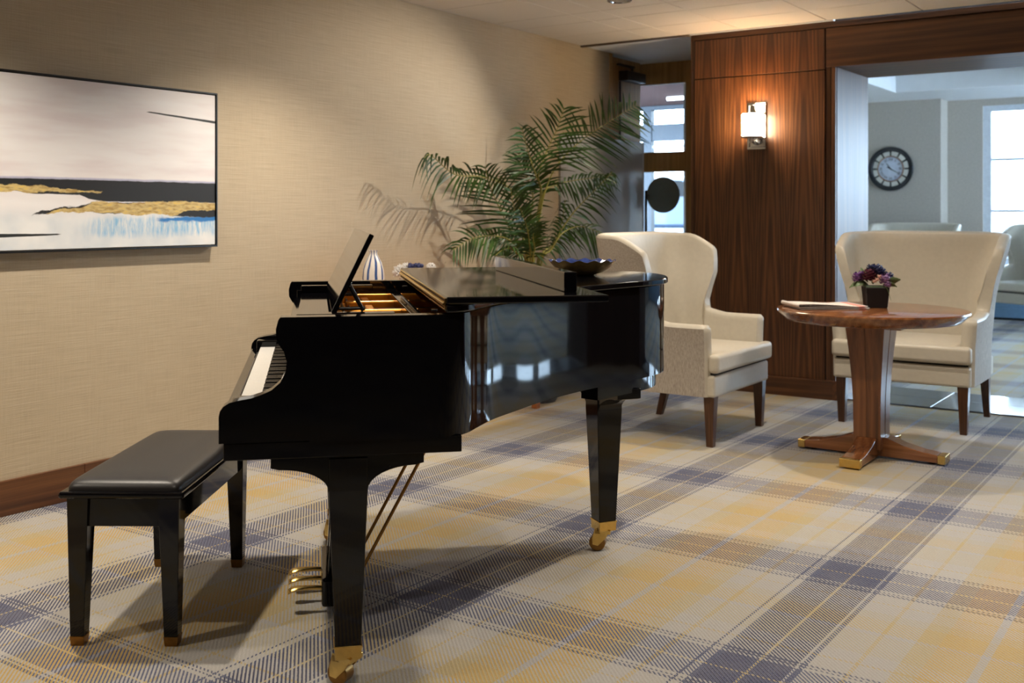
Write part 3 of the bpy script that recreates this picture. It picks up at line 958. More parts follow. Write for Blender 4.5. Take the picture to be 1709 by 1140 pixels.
# ================================================================== GRAND PIANO
def grand_piano():
    P = tag(empty('grand_piano', (2.10, 1.975, 0), -PI / 4), 'glossy black baby grand piano with front lid folded back', 'piano')
    blk, br = M['black'], M['brass']
    y0, y1 = -0.10, 1.38
    bent = [(0.20, y0), (0.262, -0.094), (0.31, -0.055), (0.352, 0.02), (0.41, 0.12), (0.50, 0.238), (0.62, 0.388), (0.78, 0.548), (0.95, 0.69),
            (1.09, 0.805), (1.175, 0.91), (1.222, 1.05), (1.232, 1.19), (1.205, 1.31), (1.135, 1.37), (1.03, y1)]
    outer = [Vector((-0.10, y0))] + [Vector(p) for p in spline(bent, 7)] + [Vector((-0.10, y1))]

    def offset(pl, d):
        out = []
        for i, p in enumerate(pl):
            a = pl[max(i - 1, 0)]
            b = pl[min(i + 1, len(pl) - 1)]
            t = (b - a).normalized()
            out.append(p + Vector((-t.y, t.x)) * d)
        return out

    inner = offset(outer, 0.05)
    rows = []
    for a, b in zip(outer, inner):
        rows.append([(a.x, a.y, .665), (a.x, a.y, .985), (b.x, b.y, .985), (b.x, b.y, .665), (a.x, a.y, .665)])
    mb = MB().grid(rows)
    for rr, fl_ in ((rows[0], 0), (rows[-1], 1)):
        mb.add(rr[:4], [(0, 1, 2, 3)])
    mb.build('rim', blk, P, smooth=40)
    # lower inner rim showing under the case
    low = offset(outer, 0.03)
    lowi = offset(outer, 0.10)
    k0 = next(i for i, p in enumerate(outer) if p.y > 0.62)
    rows = [[(a.x, a.y, .612), (a.x, a.y, .667), (b.x, b.y, .667), (b.x, b.y, .612), (a.x, a.y, .612)] for a, b in list(zip(low, lowi))[k0:-1]]
    mb = MB().grid(rows)
    mb.add(rows[0][:4], [(0, 1, 2, 3)])
    mb.add(rows[-1][:4], [(0, 1, 2, 3)])
    mb.build('lower_rim', blk, P, smooth=40)
    # cheeks (case sides by the keyboard)
    prof = [(-.10, .67), (-.323, .67), (-.323, .738), (-.320, .752), (-.312, .763), (-.298, .772), (-.271, .778), (-.245, .782), (-.222, .789), (-.194, .801), (-.172, .820),
            (-.159, .846), (-.156, .872), (-.163, .897), (-.174, .914), (-.182, .930), (-.183, .955), (-.177, .978), (-.172, .985), (-.10, .985)]
    for a, b in ((y0, y0 + .05), (y1 - .05, y1)):
        MB().prism(prof, a, b, 'y').build('cheek', blk, P, smooth=30)
    # key bed and blocks
    cbox('key_bed', blk, P, -.312, .292, y0 + .006, y1 - .006, .625, .668, bevel=0.002)
    cbox('key_slip', blk, P, -.318, -.292, y0 + .05, y1 - .05, .668, .738, bevel=0.004)
    for a, b in ((y0 + .05, .025), (1.255, y1 - .05)):
        cbox('key_block', blk, P, -.30, -.14, a, b, .668, .770, bevel=0.006)
    # keys
    kw = 1.23 / 52
    wk = MB().box(0, .145, .0006, kw - .0006, 0, .024).build('white_key', M['key_white'], P, bevel=0.0012, seg=1)
    bk = MB().taper((0, .092, 0, .0115), (.006, .092, .001, .0105), 0, .012).build('black_key', M['key_black'], P)
    pat = [1, 0, 1, 1, 0, 1, 1]   # octave from A: a sharp after A, C, D, F, G
    for i in range(52):
        k = wk if i == 0 else wk.copy()
        if i:
            COL.objects.link(k)
            k.parent = P
        # pianist's left (bass) is the far side
        k.location = (-.285, 1.255 - (i + 1) * kw, .722)
        if i < 51 and pat[i % 7]:
            q = bk if i == 0 else bk.copy()
            if i:
                COL.objects.link(q)
                q.parent = P
            q.location = (-.232, 1.255 - (i + 1) * kw - .00575, .7455)
    cbox('key_frame', M['spruce'], P, -.288, -.10, .025, 1.255, .668, .722)
    fb = [(-.138, .745), (-.142, .78), (-.150, .83), (-.158, .88), (-.163, .915), (-.158, .932), (-.145, .937), (-.10, .937), (-.10, .745)]
    MB().prism(fb, y0 + .05, y1 - .05, 'y').build('fallboard', blk, P, smooth=30, bevel=0.002)
    # music shelf and desk
    cbox('music_shelf', blk, P, -.135, -.03, y0 + .055, y1 - .055, .938, .952, bevel=0.002)
    for yc in (.075, 1.22):
        s = cbox('desk_slide', blk, P, -.135, .13, yc - .03, yc + .03, .953, .978, bevel=0.002)
        cbox('slide_stop', blk, s, -.15, -.12, yc - .03, yc + .03, .93, .962, bevel=0.002)
    dn = Vector((.105, 0, .215)).normalized()
    nn = Vector((dn.z, 0, -dn.x))
    a = Vector((-.042, 0, .978))
    pr_ = [a, a + dn * .239, a + dn * .239 + nn * .014, a + nn * .014]
    desk = MB().prism([(q.x, q.z) for q in pr_], .10, 1.20, 'y').build('music_desk', blk, P, bevel=0.003)
    for yc in (.115, .62, 1.16):
        b0 = a + dn * .085 + nn * .016
        MB().tube([(b0.x, yc, b0.z), (.046, yc, .979)], .006, 8).build('desk_prop', M['satin_black'], desk, smooth=60)
        MB().tube([(a.x + .014, yc, .986), (.05, yc, .986)], .005, 8).build('prop_rail', M['satin_black'], desk, smooth=60)
    # inside: plate, struts, soundboard, strings, pin field
    ip = [p for p in inner if p.x > -.09]
    poly = [(-.03, inner[0].y)] + [(p.x, p.y) for p in ip] + [(-.03, inner[-1].y)]
    MB().prism(poly, .872, .880, 'z').build('soundboard', M['spruce'], P)
    def xin(yv):
        return min((q.x for q in inner if abs(q.y - yv) < .03 and q.x > .15), default=.24) - .02
    MB().box(-.02, .20, y0 + .055, .02, .882, .900).box(-.02, .10, .02, 1.30, .882, .905).build('iron_plate', M['gold_plate'], P, bevel=0.004)
    for yc, w in ((.04, .03), (.30, .022), (.62, .022), (.95, .022), (1.28, .03)):
        ln = min(.60, xin(yc - w / 2))
        cbox('plate_strut', M['gold_plate'], P, .02, ln, yc - w / 2, yc + w / 2, .90, .938, bevel=0.006)
    cbox('plate_bar', M['gold_plate'], P, .085, .115, y0 + .06, 1.32, .90, .925, bevel=0.005)
    cbox('felt_strip', M['felt'], P, .12, .145, y0 + .06, 1.32, .90, .912)
    cbox('damper_rail', M['black'], P, .19, .225, y0 + .2, 1.30, .915, .955, bevel=0.003)
    mb = MB()
    for i in range(70):
        yk = -.03 + i * 1.32 / 70
        mb.box(.04, min(.42, xin(yk)), yk, yk + .0012, .914, .9152)
    st = mb.build('strings', M['steel_wire'], P)
    st['kind'] = 'stuff'
    mb = MB()
    for i in range(70):
        for q in range(2):
            yk = -.03 + i * 1.32 / 70 + q * .008
            mb.lathe([(.003, .9), (.003, .925)], 5, .01 + q * .022, yk)
    tp = mb.build('tuning_pins', M['steel_wire'], P)
    tp['kind'] = 'stuff'
    # lid: main leaf, folded front leaf with lip, continuous hinge
    lo_ = offset(outer, -0.014)
    hx = .25
    lid = [(hx, y0 - .014)] + [(p.x, p.y) for p in lo_ if p.x > hx + .005 and p.y < y1 + .0135] + [(hx, y1 + .014)]
    MB().prism(lid, .990, 1.010, 'z').build('lid', blk, P, smooth=30, bevel=0.004, seg=3)
    fl2 = MB().box(hx, .685, y0 - .012, y1 + .012, 1.012, 1.031).build('front_lid', blk, P, bevel=0.004, seg=3)
    MB().box(.592, .628, .012, 1.16, 1.031, 1.086).build('lid_lip', blk, fl2, bevel=0.003)
    hg = MB().box(hx - .003, hx, y0 + .01, y1 - .01, .996, 1.026).tube([(hx - .004, y0 + .01, 1.011), (hx - .004, y1 - .01, 1.011)], .0045, 8)
    hi = hg.build('hinge', br, P, smooth=60)
    mb = MB()
    for i in range(44):
        yk = y0 + .03 + i * 1.42 / 44
        for zz in (1.002, 1.0205):
            mb.ball((hx - .0035, yk, zz), .0022, 6, 4)
    sc = mb.build('hinge_screws', M['dark_metal'], hi)
    sc['kind'] = 'stuff'
    for yc in (0.0, .95):
        MB().lathe([(.009, .985), (.009, .990)], 12, .23, yc).build('lid_button', M['satin_black'], P)

    # legs
    def leg(cx, cy, along, rot=0.0):
        """along: 'x' or 'y' direction of the curved bracket"""
        g = MB()
        w0, w1 = .0505, .034
        g.taper((-w1, w1, -w1, w1), (w0, w0 * -1, w0, -w0)[:0] or (-w0, w0, -w0, w0), .108, .525)
        g.box(-w0, w0, -w0, w0, .525, .612)
        L = g.build('leg', blk, P, bevel=0.003)
        L.location = (cx, cy, 0)
        L.rotation_euler = (0, 0, rot)
        half = .198
        arc = []
        for i in range(9):
            t = i / 8 * PI / 2
            arc.append((w0 + (half - w0 - .02) * (1 - math.cos(t)), .523 + .062 * math.sin(t)))
        right = arc + [(half - .01, .588), (half, .590), (half, .626)]
        poly_ = right + [(-x, z) for x, z in reversed(right)]
        bk_ = MB().prism(poly_, -w0 + .004, w0 - .004, 'y').build('bracket', blk, L, smooth=30, bevel=0.002)
        if along == 'y':
            bk_.rotation_euler = (0, 0, PI / 2)
        fe = MB().taper((-.034, .034, -.034, .034), (-.0355, .0355, -.0355, .0355), .078, .112).box(-.0375, .0375, -.0375, .0375, .109, .115).build('ferrule', br, L, bevel=0.0015)
        ca = MB()
        ang = math.radians(-35)
        fk = [(-.030, .080), (.028, .080), (.010, .050), (-.018, .022), (-.038, .026), (-.040, .05)]
        ca.prism(fk, -.030, -.023, 'y').prism(fk, .023, .030, 'y').box(-.030, .028, -.03, .03, .066, .080)
        c = ca.build('caster_fork', br, L, bevel=0.0015)
        c.rotation_euler = (0, 0, ang)
        wh = MB().prism([(-.022 + .030 * math.cos(2 * PI * i / 28), .0305 + .030 * math.sin(2 * PI * i / 28)) for i in range(28)], -.020, .020, 'y').build('caster_wheel', M['dull_brass'], L, smooth=30, bevel=0.003)
        wh.rotation_euler = (0, 0, ang)
        return L

    leg(0, 0, 'x')
    leg(0, 1.26, 'x')
    leg(.968, .975, 'y', math.radians(12))
    # lyre and pedals
    lyb = cbox('pedal_box', blk, P, -.065, .055, .47, .81, .035, .125, bevel=0.01)
    for yc in (.545, .735):
        MB().prism([(-.045, .125), (.025, .125), (.02, .25), (.005, .63), (-.035, .63), (-.038, .25)], yc - .022, yc + .022, 'y').build('lyre_post', blk, P, bevel=0.004)
    cbox('lyre_block', blk, P, -.06, .05, .50, .78, .59, .63, bevel=0.004)
    for yc in (.55, .64, .73):
        pd = [(-.065, yc - .008, .072), (-.10, yc - .009, .074), (-.135, yc - .014, .074), (-.158, yc - .019, .070), (-.168, yc - .012, .064)]
        rows = []
        for (x, yl, z) in pd:
            h = yc - yl
            rows.append([(x, yc - h, z), (x, yc - h * .6, z + .006), (x, yc + h * .6, z + .006), (x, yc + h, z), (x, yc + h * .6, z - .006), (x, yc - h * .6, z - .006)])
        mb = MB().grid(rows, close=True)
        mb.add(rows[-1], [tuple(range(6))])
        mb.build('pedal', br, P, smooth=70)
    for yc in (.55, .73):
        MB().tube([(.05, yc, .10), (.335, yc, .625)], .0055, 8).build('brace_rod', M['dull_brass'], P, smooth=60)
    return P


piano = grand_piano()


# ================================================================== PIANO BENCH
def bench():
    ux = Vector((2.581 - 2.008, 2.954 - 2.575))
    ang = math.atan2(ux.y, ux.x)
    B = tag(empty('piano_bench', (2.220, 2.879, 0), ang), 'black lacquered piano bench with padded leather seat', 'bench')
    hl, hw = .345, .136
    blk = M['black']
    for sx in (-1, 1):
        for sy in (-1, 1):
            g = MB()
            x, y = sx * hl, sy * hw
            x1, y1 = sx * (hl - .004), sy * (hw - .004)
            g.taper((x - .020, x + .020, y - .020, y + .020), (x1 - .031, x1 + .031, y1 - .031, y1 + .031), .028, .430)
            L = g.build('leg', blk, B, bevel=0.002)
            MB().taper((x - .018, x + .018, y - .018, y + .018), (x - .021, x + .021, y - .021, y + .021), .0, .028).build('foot_cap', M['dull_brass'], L, bevel=0.001)
    for sy in (-1, 1):
        cbox('apron', blk, B, -hl + .02, hl - .02, sy * (hw + .006) - .01, sy * (hw + .006) + .01, .345, .432, bevel=0.002)
    for sx in (-1, 1):
        cbox('apron', blk, B, sx * (hl + .006) - .01, sx * (hl + .006) + .01, -hw + .02, hw - .02, .345, .432, bevel=0.002)
    MB().box(-hl - .045, hl + .045, -hw - .045, hw + .045, .430, .450).build('seat_frame', blk, B, bevel=0.008, seg=3)
    # cushion: puffed slab
    rows = []
    hx, hy = hl + .032, hw + .032
    zs = [(.448, 1.0), (.458, 1.0), (.467, .975), (.474, .93), (.479, .85), (.482, .70), (.484, .40)]
    n = 48
    for z, s in zs:
        r = []
        for i in range(n):
            a = 2 * PI * (i + .5) / n
            e = 0.12 if s > .9 else 0.2
            cx, sy_ = math.cos(a), math.sin(a)
            X = math.copysign(abs(cx) ** e, cx)
            Y = math.copysign(abs(sy_) ** e, sy_)
            d = (1 - s) * hy
            r.append((X * (hx - d), Y * (hy - d), z))
        rows.append(r)
    mb = MB().grid(rows, close=True)
    mb.add(rows[-1], [tuple(range(n))])
    mb.add(rows[0], [tuple(range(n))])
    mb.build('cushion', M['leather'], B, smooth=60)
    return B


bench()


# ================================================================== WING CHAIRS
def wing_chair(name):
    C = empty(name)
    Wt = [(.27, .398), (.50, .402), (.62, .412), (.74, .422), (.84, .440), (.94, .468), (1.04, .494), (1.12, .503)]
    Bt = [(.27, .335), (.6, .345), (1.12, .385)]
    FY, RC = -.305, .20

    def ss(x):
        x = max(0, min(1, x))
        return x * x * (3 - 2 * x)

    # parameter list: ('s', y-fraction) straight side, ('a', angle) corner, ('b', x-fraction) back
    side = [0, .08, .18, .32, .48, .60, .67, .71, .725, .74, .755, .77, .785, .80, .82, .845, .87, .90, .93, .96, 1.0]
    par = [('s', t) for t in side] + [('a', i / 9) for i in range(1, 10)] + [('b', i / 6) for i in range(1, 7)]

    def pos(p, z, off, sgn):
        W, B = lerp(Wt, z) - off, lerp(Bt, z) - off
        r = max(RC - off, .03)
        k, t = p
        if k == 's':
            x, y = W, FY + (B - r - FY) * t
            g = ss((z - .70) / .22) * (1 - ss((t - .80) / .20))
            y -= .062 * g
            x += .006 * g
        elif k == 'a':
            a = t * PI / 2
            x, y = W - r + r * math.cos(a), B - r + r * math.sin(a)
        else:
            x, y = (W - r) * (1 - t), B
        return (sgn * x, y, z)

    def top(p):
        k, t = p
        if k == 's':
            y = FY + (.185 - FY) * t
            arm = .632 + .03 * ss((y + .1) / .2)
            return arm + (1.085 - arm) * (.80 * ss((y - .045) / .045) + .20 * ss((y - .06) / .12) ** .8) + .018 * ss((y - .10) / .1)
        if k == 'a':
            return 1.103 + .012 * t
        return 1.115

    cols = [(p, 1) for p in par] + [(p, -1) for p in reversed(par[:-1])]
    outer_rows, inner_rows = [], []
    nz = 16
    for p, sg in cols:
        h = top(p)
        th = .078 if h < .8 else .062
        o = []
        for i in range(nz + 1):
            z = .27 + (h - .27) * i / nz
            o.append(pos(p, z, 0, sg))
        rim = []
        for i in range(1, 6):
            a = PI * i / 6
            off = th / 2 - th / 2 * math.cos(a)
            q = pos(p, h, off, sg)
            rim.append((q[0], q[1], h + .020 * math.sin(a)))
        inn = []
        for i in range(nz + 1):
            z = h - (h - .30) * i / nz
            inn.append(pos(p, z, th, sg))
        outer_rows.append(o)
        inner_rows.append([o[-1]] + rim + inn)
    MB().grid(outer_rows).build('outer_cover', M['fabric'], C, smooth=70, fix=True)
    mb = MB().grid(inner_rows)
    for row_o, row_i in ((outer_rows[0], inner_rows[0]), (outer_rows[-1], inner_rows[-1])):
        # rounded arm front
        inn = list(reversed(row_i[6:]))
        strip = []
        for a_, b_ in zip(row_o, inn):
            a_, b_ = Vector(a_), Vector(b_)
            b_.z = a_.z
            strip.append([tuple(a_ + (b_ - a_) * t + Vector((0, -.022 * math.sin(PI * t), 0))) for t in (0, .15, .35, .65, .85, 1)])
        mb.grid(strip)
        topc = [strip[-1][k] for k in range(6)]
        rim = [row_i[k] for k in range(0, 7)]
        mb.add(topc + rim, [tuple(list(range(6)) + list(range(12, 5, -1)))])
    mb.build('backrest', M['vinyl'], C, smooth=60)
    # seat
    MB().box(-.385, .385, -.355, .30, .268, .385).build('seat_base', M['vinyl'], C, bevel=0.015, seg=3)
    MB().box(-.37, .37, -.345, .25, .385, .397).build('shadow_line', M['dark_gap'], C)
    # T cushion with crowned top
    rows = []
    n = 14
    for j in range(n + 1):
        y = -.378 + (.30 + .378) * j / n
        w = .392 if y < -.325 else .318
        r = []
        for i in range(17):
            s = -1 + 2 * i / 16
            crown = .012 * (1 - s ** 4) * (1 - (2 * j / n - 1) ** 4)
            r.append((s * w, y, .492 + crown))
        rows.append(r)
    tp = [q for q in rows]
    MB().prism([(-.392, -.378), (.392, -.378), (.392, -.318), (.318, -.318), (.318, .29), (-.318, .29), (-.318, -.318), (-.392, -.318)], .397, .497, 'z').build('seat_cushion', M['vinyl'], C, bevel=0.022, seg=4, smooth=40)
    ip = [(-.30, -.36), (.30, -.36), (.30, .27), (-.30, .27)]
    rows = []
    for j in range(9):
        r = []
        for i in range(13):
            s, t = -1 + 2 * i / 12, -1 + 2 * j / 8
            r.append((s * .305, -.04 + t * .315, .490 + .020 * (1 - s ** 4) * (1 - t ** 4)))
        rows.append(r)
    MB().grid(rows).build('cushion_crown', M['vinyl'], C, smooth=60)
    for sx in (-1, 1):
        x = sx * .343
        MB().taper((x - .019, x + .019, -.334, -.296), (x - .030, x + .030, -.345, -.285), 0, .27).build('leg', M['leg_wood'], C, bevel=0.003)
        MB().taper((x - .018, x + .018, .315, .353), (x - .026, x + .026, .235, .290), 0, .27).build('leg', M['leg_wood'], C, bevel=0.003)
    return C


ch1 = wing_chair('wing_armchair')
tag(ch1, 'cream wingback armchair against the walnut pier, beside the piano tail', 'armchair', 'cream wingback armchairs')
ch1.location = (5.67, 2.695, 0)
for loc, rz, lab in (((6.74, 1.68, 0), -90, 'cream wingback armchair behind the round table, back to the bright room'),
                     ((12.45, 3.16, 0), -90, 'cream wingback armchair in the far room below the clock'),
                     ((12.85, 1.93, 0), -125, 'cream wingback armchair in the far room cut by the right picture edge')):
    c = copy_tree(ch1)
    c.location = loc
    c.rotation_euler = (0, 0, math.radians(rz))
    c['label'] = lab


# ================================================================== ROUND TABLE
def table():
    T = tag(empty('round_table', (5.61, 1.615, 0)), 'round walnut pedestal table with four brass-tipped feet', 'table')
    MB().lathe([(0, .692), (.395, .692), (.43, .698), (.468, .735), (.475, .745), (.473, .752), (.468, .754), (0, .754)], 96, cap=False).build('table_top', M['table_x'], T, smooth=35)
    cbox('top_plate', M['table_x'], T, -.20, .20, -.20, .20, .672, .692, bevel=0.003)
    # pedestal: waisted square post with grooved faces
    ht = [(.05, .085, .070), (.15, .083, .068), (.30, .085, .070), (.42, .093, .076), (.55, .106, .086), (.672, .122, .098)]
    rows = []
    for z, hx, hy in ht:
        g = .006
        rows.append([(-hx, -hy, z), (-g, -hy, z), (-g, -hy + .005, z), (g, -hy + .005, z), (g, -hy, z), (hx, -hy, z),
                     (hx, -g, z), (hx - .005, -g, z), (hx - .005, g, z), (hx, g, z), (hx, hy, z), (g, hy, z), (g, hy - .005, z), (-g, hy - .005, z), (-g, hy, z),
                     (-hx, hy, z), (-hx, g * .4, z), (-hx + .003, g * .4, z), (-hx + .003, -g * .4, z), (-hx, -g * .4, z)])
    mb = MB().grid(rows, close=True)
    mb.add(rows[0], [tuple(range(20))])
    mb.add(rows[-1], [tuple(range(20))])
    mb.build('pedestal', M['table_v'], T, smooth=30)
    for k in range(4):
        a = k * PI / 2
        pro = [(.0, .012), (.335, .012), (.335, .050), (.26, .058), (.17, .078), (.09, .108), (0, .112)]
        f = MB().prism(pro, -.050, .050, 'y').build('foot', M['table_x'], T, bevel=0.004)
        f.rotation_euler = (0, 0, a)
        MB().box(.335, .372, -.051, .051, .008, .050).build('brass_tip', M['brass'], f, bevel=0.003)
        MB().lathe([(.016, 0), (.016, .012)], 14, .30, 0).build('glide', M['satin_black'], f)
    return T


table()


def flower_pot():
    p = at_d(1463, 515, 5.52)
    F_ = tag(empty('flower_pot', (5.73, 1.63, .754), TH - PI / 2 - 0.12), 'black square pot of purple, maroon and navy artificial flowers on the table', 'flower pot')
    mb = MB().taper((-.052, .052, -.052, .052), (-.061, .061, -.061, .061), 0, .108)
    mb.build('pot', M['pot_black'], F_, bevel=0.004)
    cbox('moss', M['leaf'], F_, -.055, .055, -.055, .055, .104, .112)
    rnd = random.Random(3)

    def bloom(name, c, r, mat, n, ln):
        mb = MB()
        for i in range(n):
            z = 1 - 1.5 * (i + .5) / n
            a = i * 2.399
            q = math.sqrt(max(0, 1 - z * z))
            d = Vector((q * math.cos(a), q * math.sin(a), z))
            t = d.cross(Vector((0, 0, 1)))
            if t.length < .05:
                t = Vector((1, 0, 0))
            t.normalize()
            b = d.cross(t)
            c0 = Vector(c) + d * r * .35
            c1 = Vector(c) + d * r * .8
            c2 = Vector(c) + d * r
            w = r * ln
            mb.add([c0, c1 + t * w + b * w * .3, c2, c1 - t * w + b * w * .3, c1 + b * w * .7], [(0, 1, 4), (0, 4, 3), (1, 2, 4), (4, 2, 3)])
        mb.ball(c, r * .55, 8, 6)
        mb.build(name, M[mat], F_, smooth=60)

    for (x, y, z, r, m, n, ln) in ((-.072, .03, .148, .032, 'purple', 26, .4), (-.060, .02, .168, .018, 'purple', 16, .4), (-.030, -.012, .160, .038, 'maroon', 44, .28), (-.012, .034, .150, .034, 'maroon', 40, .28),
                            (.006, .0, .186, .036, 'navy', 34, .34), (.028, .02, .176, .030, 'navy', 30, .34), (-.014, .03, .192, .026, 'navy', 26, .34),
                            (.062, .0, .158, .024, 'navy', 22, .4), (.068, -.02, .148, .016, 'navy', 16, .4), (.036, -.035, .140, .030, 'lilac', 26, .42),
                            (.044, -.048, .118, .022, 'lilac', 20, .42), (.052, -.01, .160, .018, 'lilac', 16, .4), (.0, -.05, .142, .013, 'peach', 10, .5),
                            (-.014, -.052, .134, .012, 'peach', 10, .5), (.012, -.04, .158, .013, 'peach', 10, .5), (.050, .02, .164, .012, 'peach', 10, .5)):
        bloom('blossom', (x * 1.12, y, z * 1.06 - .004), r * 1.12, m, n, ln)

    def leaf(p0, p1, w, droop):
        p0, p1 = Vector(p0), Vector(p1)
        d = p1 - p0
        s = (d.cross(Vector((0, 0, 1))).normalized() + Vector((0, 0, .9))).normalized()
        rows = []
        for i in range(6):
            t = i / 5
            c = p0 + d * t + Vector((0, 0, droop * math.sin(PI * t)))
            ww = 1.45 * w * math.sin(PI * min(.98, t * .92 + .06))
            rows.append([tuple(c - s * ww), tuple(c + Vector((0, 0, -.004))), tuple(c + s * ww)])
        MB().grid(rows).build('leaf', M['leaf'], F_, smooth=60, solid=.0008)

    for a in (((-.03, .03, .115), (-.125, .045, .098), .016, .022), ((-.04, .0, .12), (-.105, -.01, .108), .014, .016), ((.04, -.02, .12), (.115, -.055, .150), .020, .006),
              ((.04, -.03, .118), (.098, -.05, .112), .014, .01), ((-.03, .04, .13), (-.062, .07, .205), .012, .0), ((.03, -.05, .11), (.065, -.065, .045), .010, .02),
              ((.0, .05, .12), (.02, .10, .15), .014, .01), ((.05, .03, .12), (.10, .05, .14), .014, .01)):
        leaf(*a)


flower_pot()


def newspaper():
    N = tag(empty('newspaper', (5.552, 1.835, .7575), math.radians(-50)), 'folded newspaper lying on the round table beside the flower pot', 'newspaper')
    N.scale = (1.1, 1.1, 1.0)

    def sheet(name, x0, x1, y0, y1, z, f):
        rows = []
        for j in range(13):
            t = j / 12
            x = x0 + (x1 - x0) * t
            rows.append([(x, y0 + (y1 - y0) * i / 6, z + f(t, i / 6)) for i in range(7)])
        MB().grid(rows).build(name, M['paper'], N, smooth=60, solid=.0009)

    sheet('page', -.165, .165, -.12, .12, .001, lambda t, s: .0015 * math.sin(6 * t + 3 * s))
    sheet('page', -.160, .168, -.118, .12, .006, lambda t, s: .004 * (1 - t) + .002 * math.sin(5 * t))
    sheet('page', -.168, .160, -.115, .122, .012, lambda t, s: .010 * (1 - t) ** 2 * (1 - .5 * s) + .002 * math.sin(7 * t + s))
    # the rolled fold at the far-left edge
    rows = []
    for j in range(9):
        a = -PI / 2 - PI * j / 8
        r = .010
        rows.append([(-.166 + r * .9 * math.cos(a), -.118 + .24 * i / 4, .017 + r * math.sin(a)) for i in range(5)])
    MB().grid(rows).build('fold', M['paper'], N, smooth=60, solid=.0009)
    sheet('page', -.164, .150, -.116, .118, .0265, lambda t, s: -.014 * t - .008 * s * (1 - t) + .003 * math.sin(5 * t + s))


newspaper()


# ================================================================== BOWL ON THE PIANO LID
def bowl():
    r = math.sqrt(.5)
    lx, ly = .925, 1.13
    B = tag(empty('scalloped_bowl', (2.10 + r * (lx + ly), 1.975 + r * (ly - lx), 1.0105)), 'gold scalloped bowl with navy glazed inside on the piano lid', 'bowl')
    nl = 14

    def fn(k):
        return lambda rr, z, a: (rr * (1 + k * (rr / .124) * .05 * abs(math.cos(nl * a / 2))), z + k * (rr / .124) ** 3 * .004 * math.cos(nl * a))
    MB().lathe([(.0, .0), (.045, .0), (.050, .004), (.075, .012), (.100, .028), (.118, .047), (.124, .056)], 112, fn=fn(1), cap=False).build('shell', M['bowl_gold'], B, smooth=60)
    MB().lathe([(.124, .056), (.121, .0565), (.113, .047), (.096, .030), (.072, .016), (.0, .007)], 112, fn=fn(1), cap=False).build('lining', M['bowl_in'], B, smooth=60)
    return B


bowl()


# ================================================================== CONSOLE TABLE AND WHAT STANDS ON IT
def console():
    x0, x1, y0, y1, h = 4.22, 5.775, 3.745, 4.19, .78
    C = tag(empty('console_table', ((x0 + x1) / 2, (y0 + y1) / 2, 0)), 'cherry wood console table against the beige wall behind the piano', 'console table')
    hx, hy = (x1 - x0) / 2, (y1 - y0) / 2
    cbox('table_top', M['console_wood'], C, -hx, hx, -hy, hy, h - .03, h, bevel=0.004)
    for s in (-1, 1):
        cbox('apron', M['console_wood'], C, -hx + .04, hx - .04, s * (hy - .03) - .01, s * (hy - .03) + .01, h - .12, h - .03)
        cbox('apron', M['console_wood'], C, s * (hx - .03) - .01, s * (hx - .03) + .01, -hy + .04, hy - .04, h - .12, h - .03)
        for t in (-1, 1):
            x, y = s * (hx - .028), t * (hy - .028)
            MB().taper((x - .020, x + .020, y - .020, y + .020), (x - .026, x + .026, y - .026, y + .026), 0, h - .03).build('leg', M['console_wood'], C, bevel=0.002)
    return C


console()
p = at_v(623, 418, 4.0)
vz = tag(MB().lathe([(0, 0), (.040, 0), (.052, .02), (.060, .07), (.061, .11), (.057, .155), (.046, .195), (.030, .225), (.0225, .240), (.0225, .252), (.027, .2615), (.024, .2615), (.018, .245), (.0, .24)], 40, cap=False)
         .build('striped_vase', M['vase'], smooth=50), 'tall white vase with bold blue stripes behind the piano', 'vase', 'blue and white vases')
vz.location = (p.x, p.y, .78)
p = at_v(828, 428, 4.12)
vz = tag(MB().lathe([(0, 0), (.034, 0), (.046, .03), (.055, .08), (.055, .12), (.047, .155), (.033, .177), (.020, .188), (.012, .191), (.0, .186)], 40, cap=False)
         .build('striped_vase', M['vase2'], smooth=50), 'short rounded white vase with thin blue lines behind the lid', 'vase', 'blue and white vases')
vz.location = (p.x, p.y, .78)


def blossom_dish():
    p = at_v(693, 450, 3.96)
    D = tag(empty('blossom_dish', (p.x, p.y, .78), TH - PI / 2), 'low dish of white and navy ceramic blossoms behind the piano lid', 'ornament')
    MB().lathe([(0, 0), (.05, 0), (.055, .01), (.085, .06), (.095, .10), (.09, .10), (.08, .06), (.0, .02)], 32, cap=False).build('dish', M['white_ceramic'], D, smooth=50)

    def mum(cx, cy, cz, r, n, mat='white_ceramic', seed=1):
        rnd = random.Random(seed)
        mb = MB()
        for i in range(n):
            z = 1 - 1.45 * (i + .5) / n
            a = i * 2.399
            q = math.sqrt(max(0, 1 - z * z))
            d = Vector((q * math.cos(a), q * math.sin(a), z))
            ln = r * rnd.uniform(.85, 1.1)
            c = Vector((cx, cy, cz))
            mb.tube([c + d * r * .2, c + d * ln * .7, c + d * ln], [.003, .0055, .002], 5)
        mb.build('blossom', M[mat], D, smooth=60)
    mum(-.082, 0, .125, .050, 70, seed=1)
    mum(-.055, .03, .150, .032, 40, seed=2)
    mum(.092, 0, .155, .030, 40, seed=3)
    for i in range(9):
        MB().ball((-.030 + (i % 5) * .017, -.01 + .015 * (i // 5), .160 + .010 * ((i * 7) % 3) / 2), .0125, 10, 7).build('berry', M['navy'], D, smooth=60)
    for i in range(6):
        MB().tube([(-.02 + i * .016, 0, .08), (-.03 + i * .018, 0, .155)], .003, 6).build('stem', M['white_ceramic'], D)


blossom_dish()


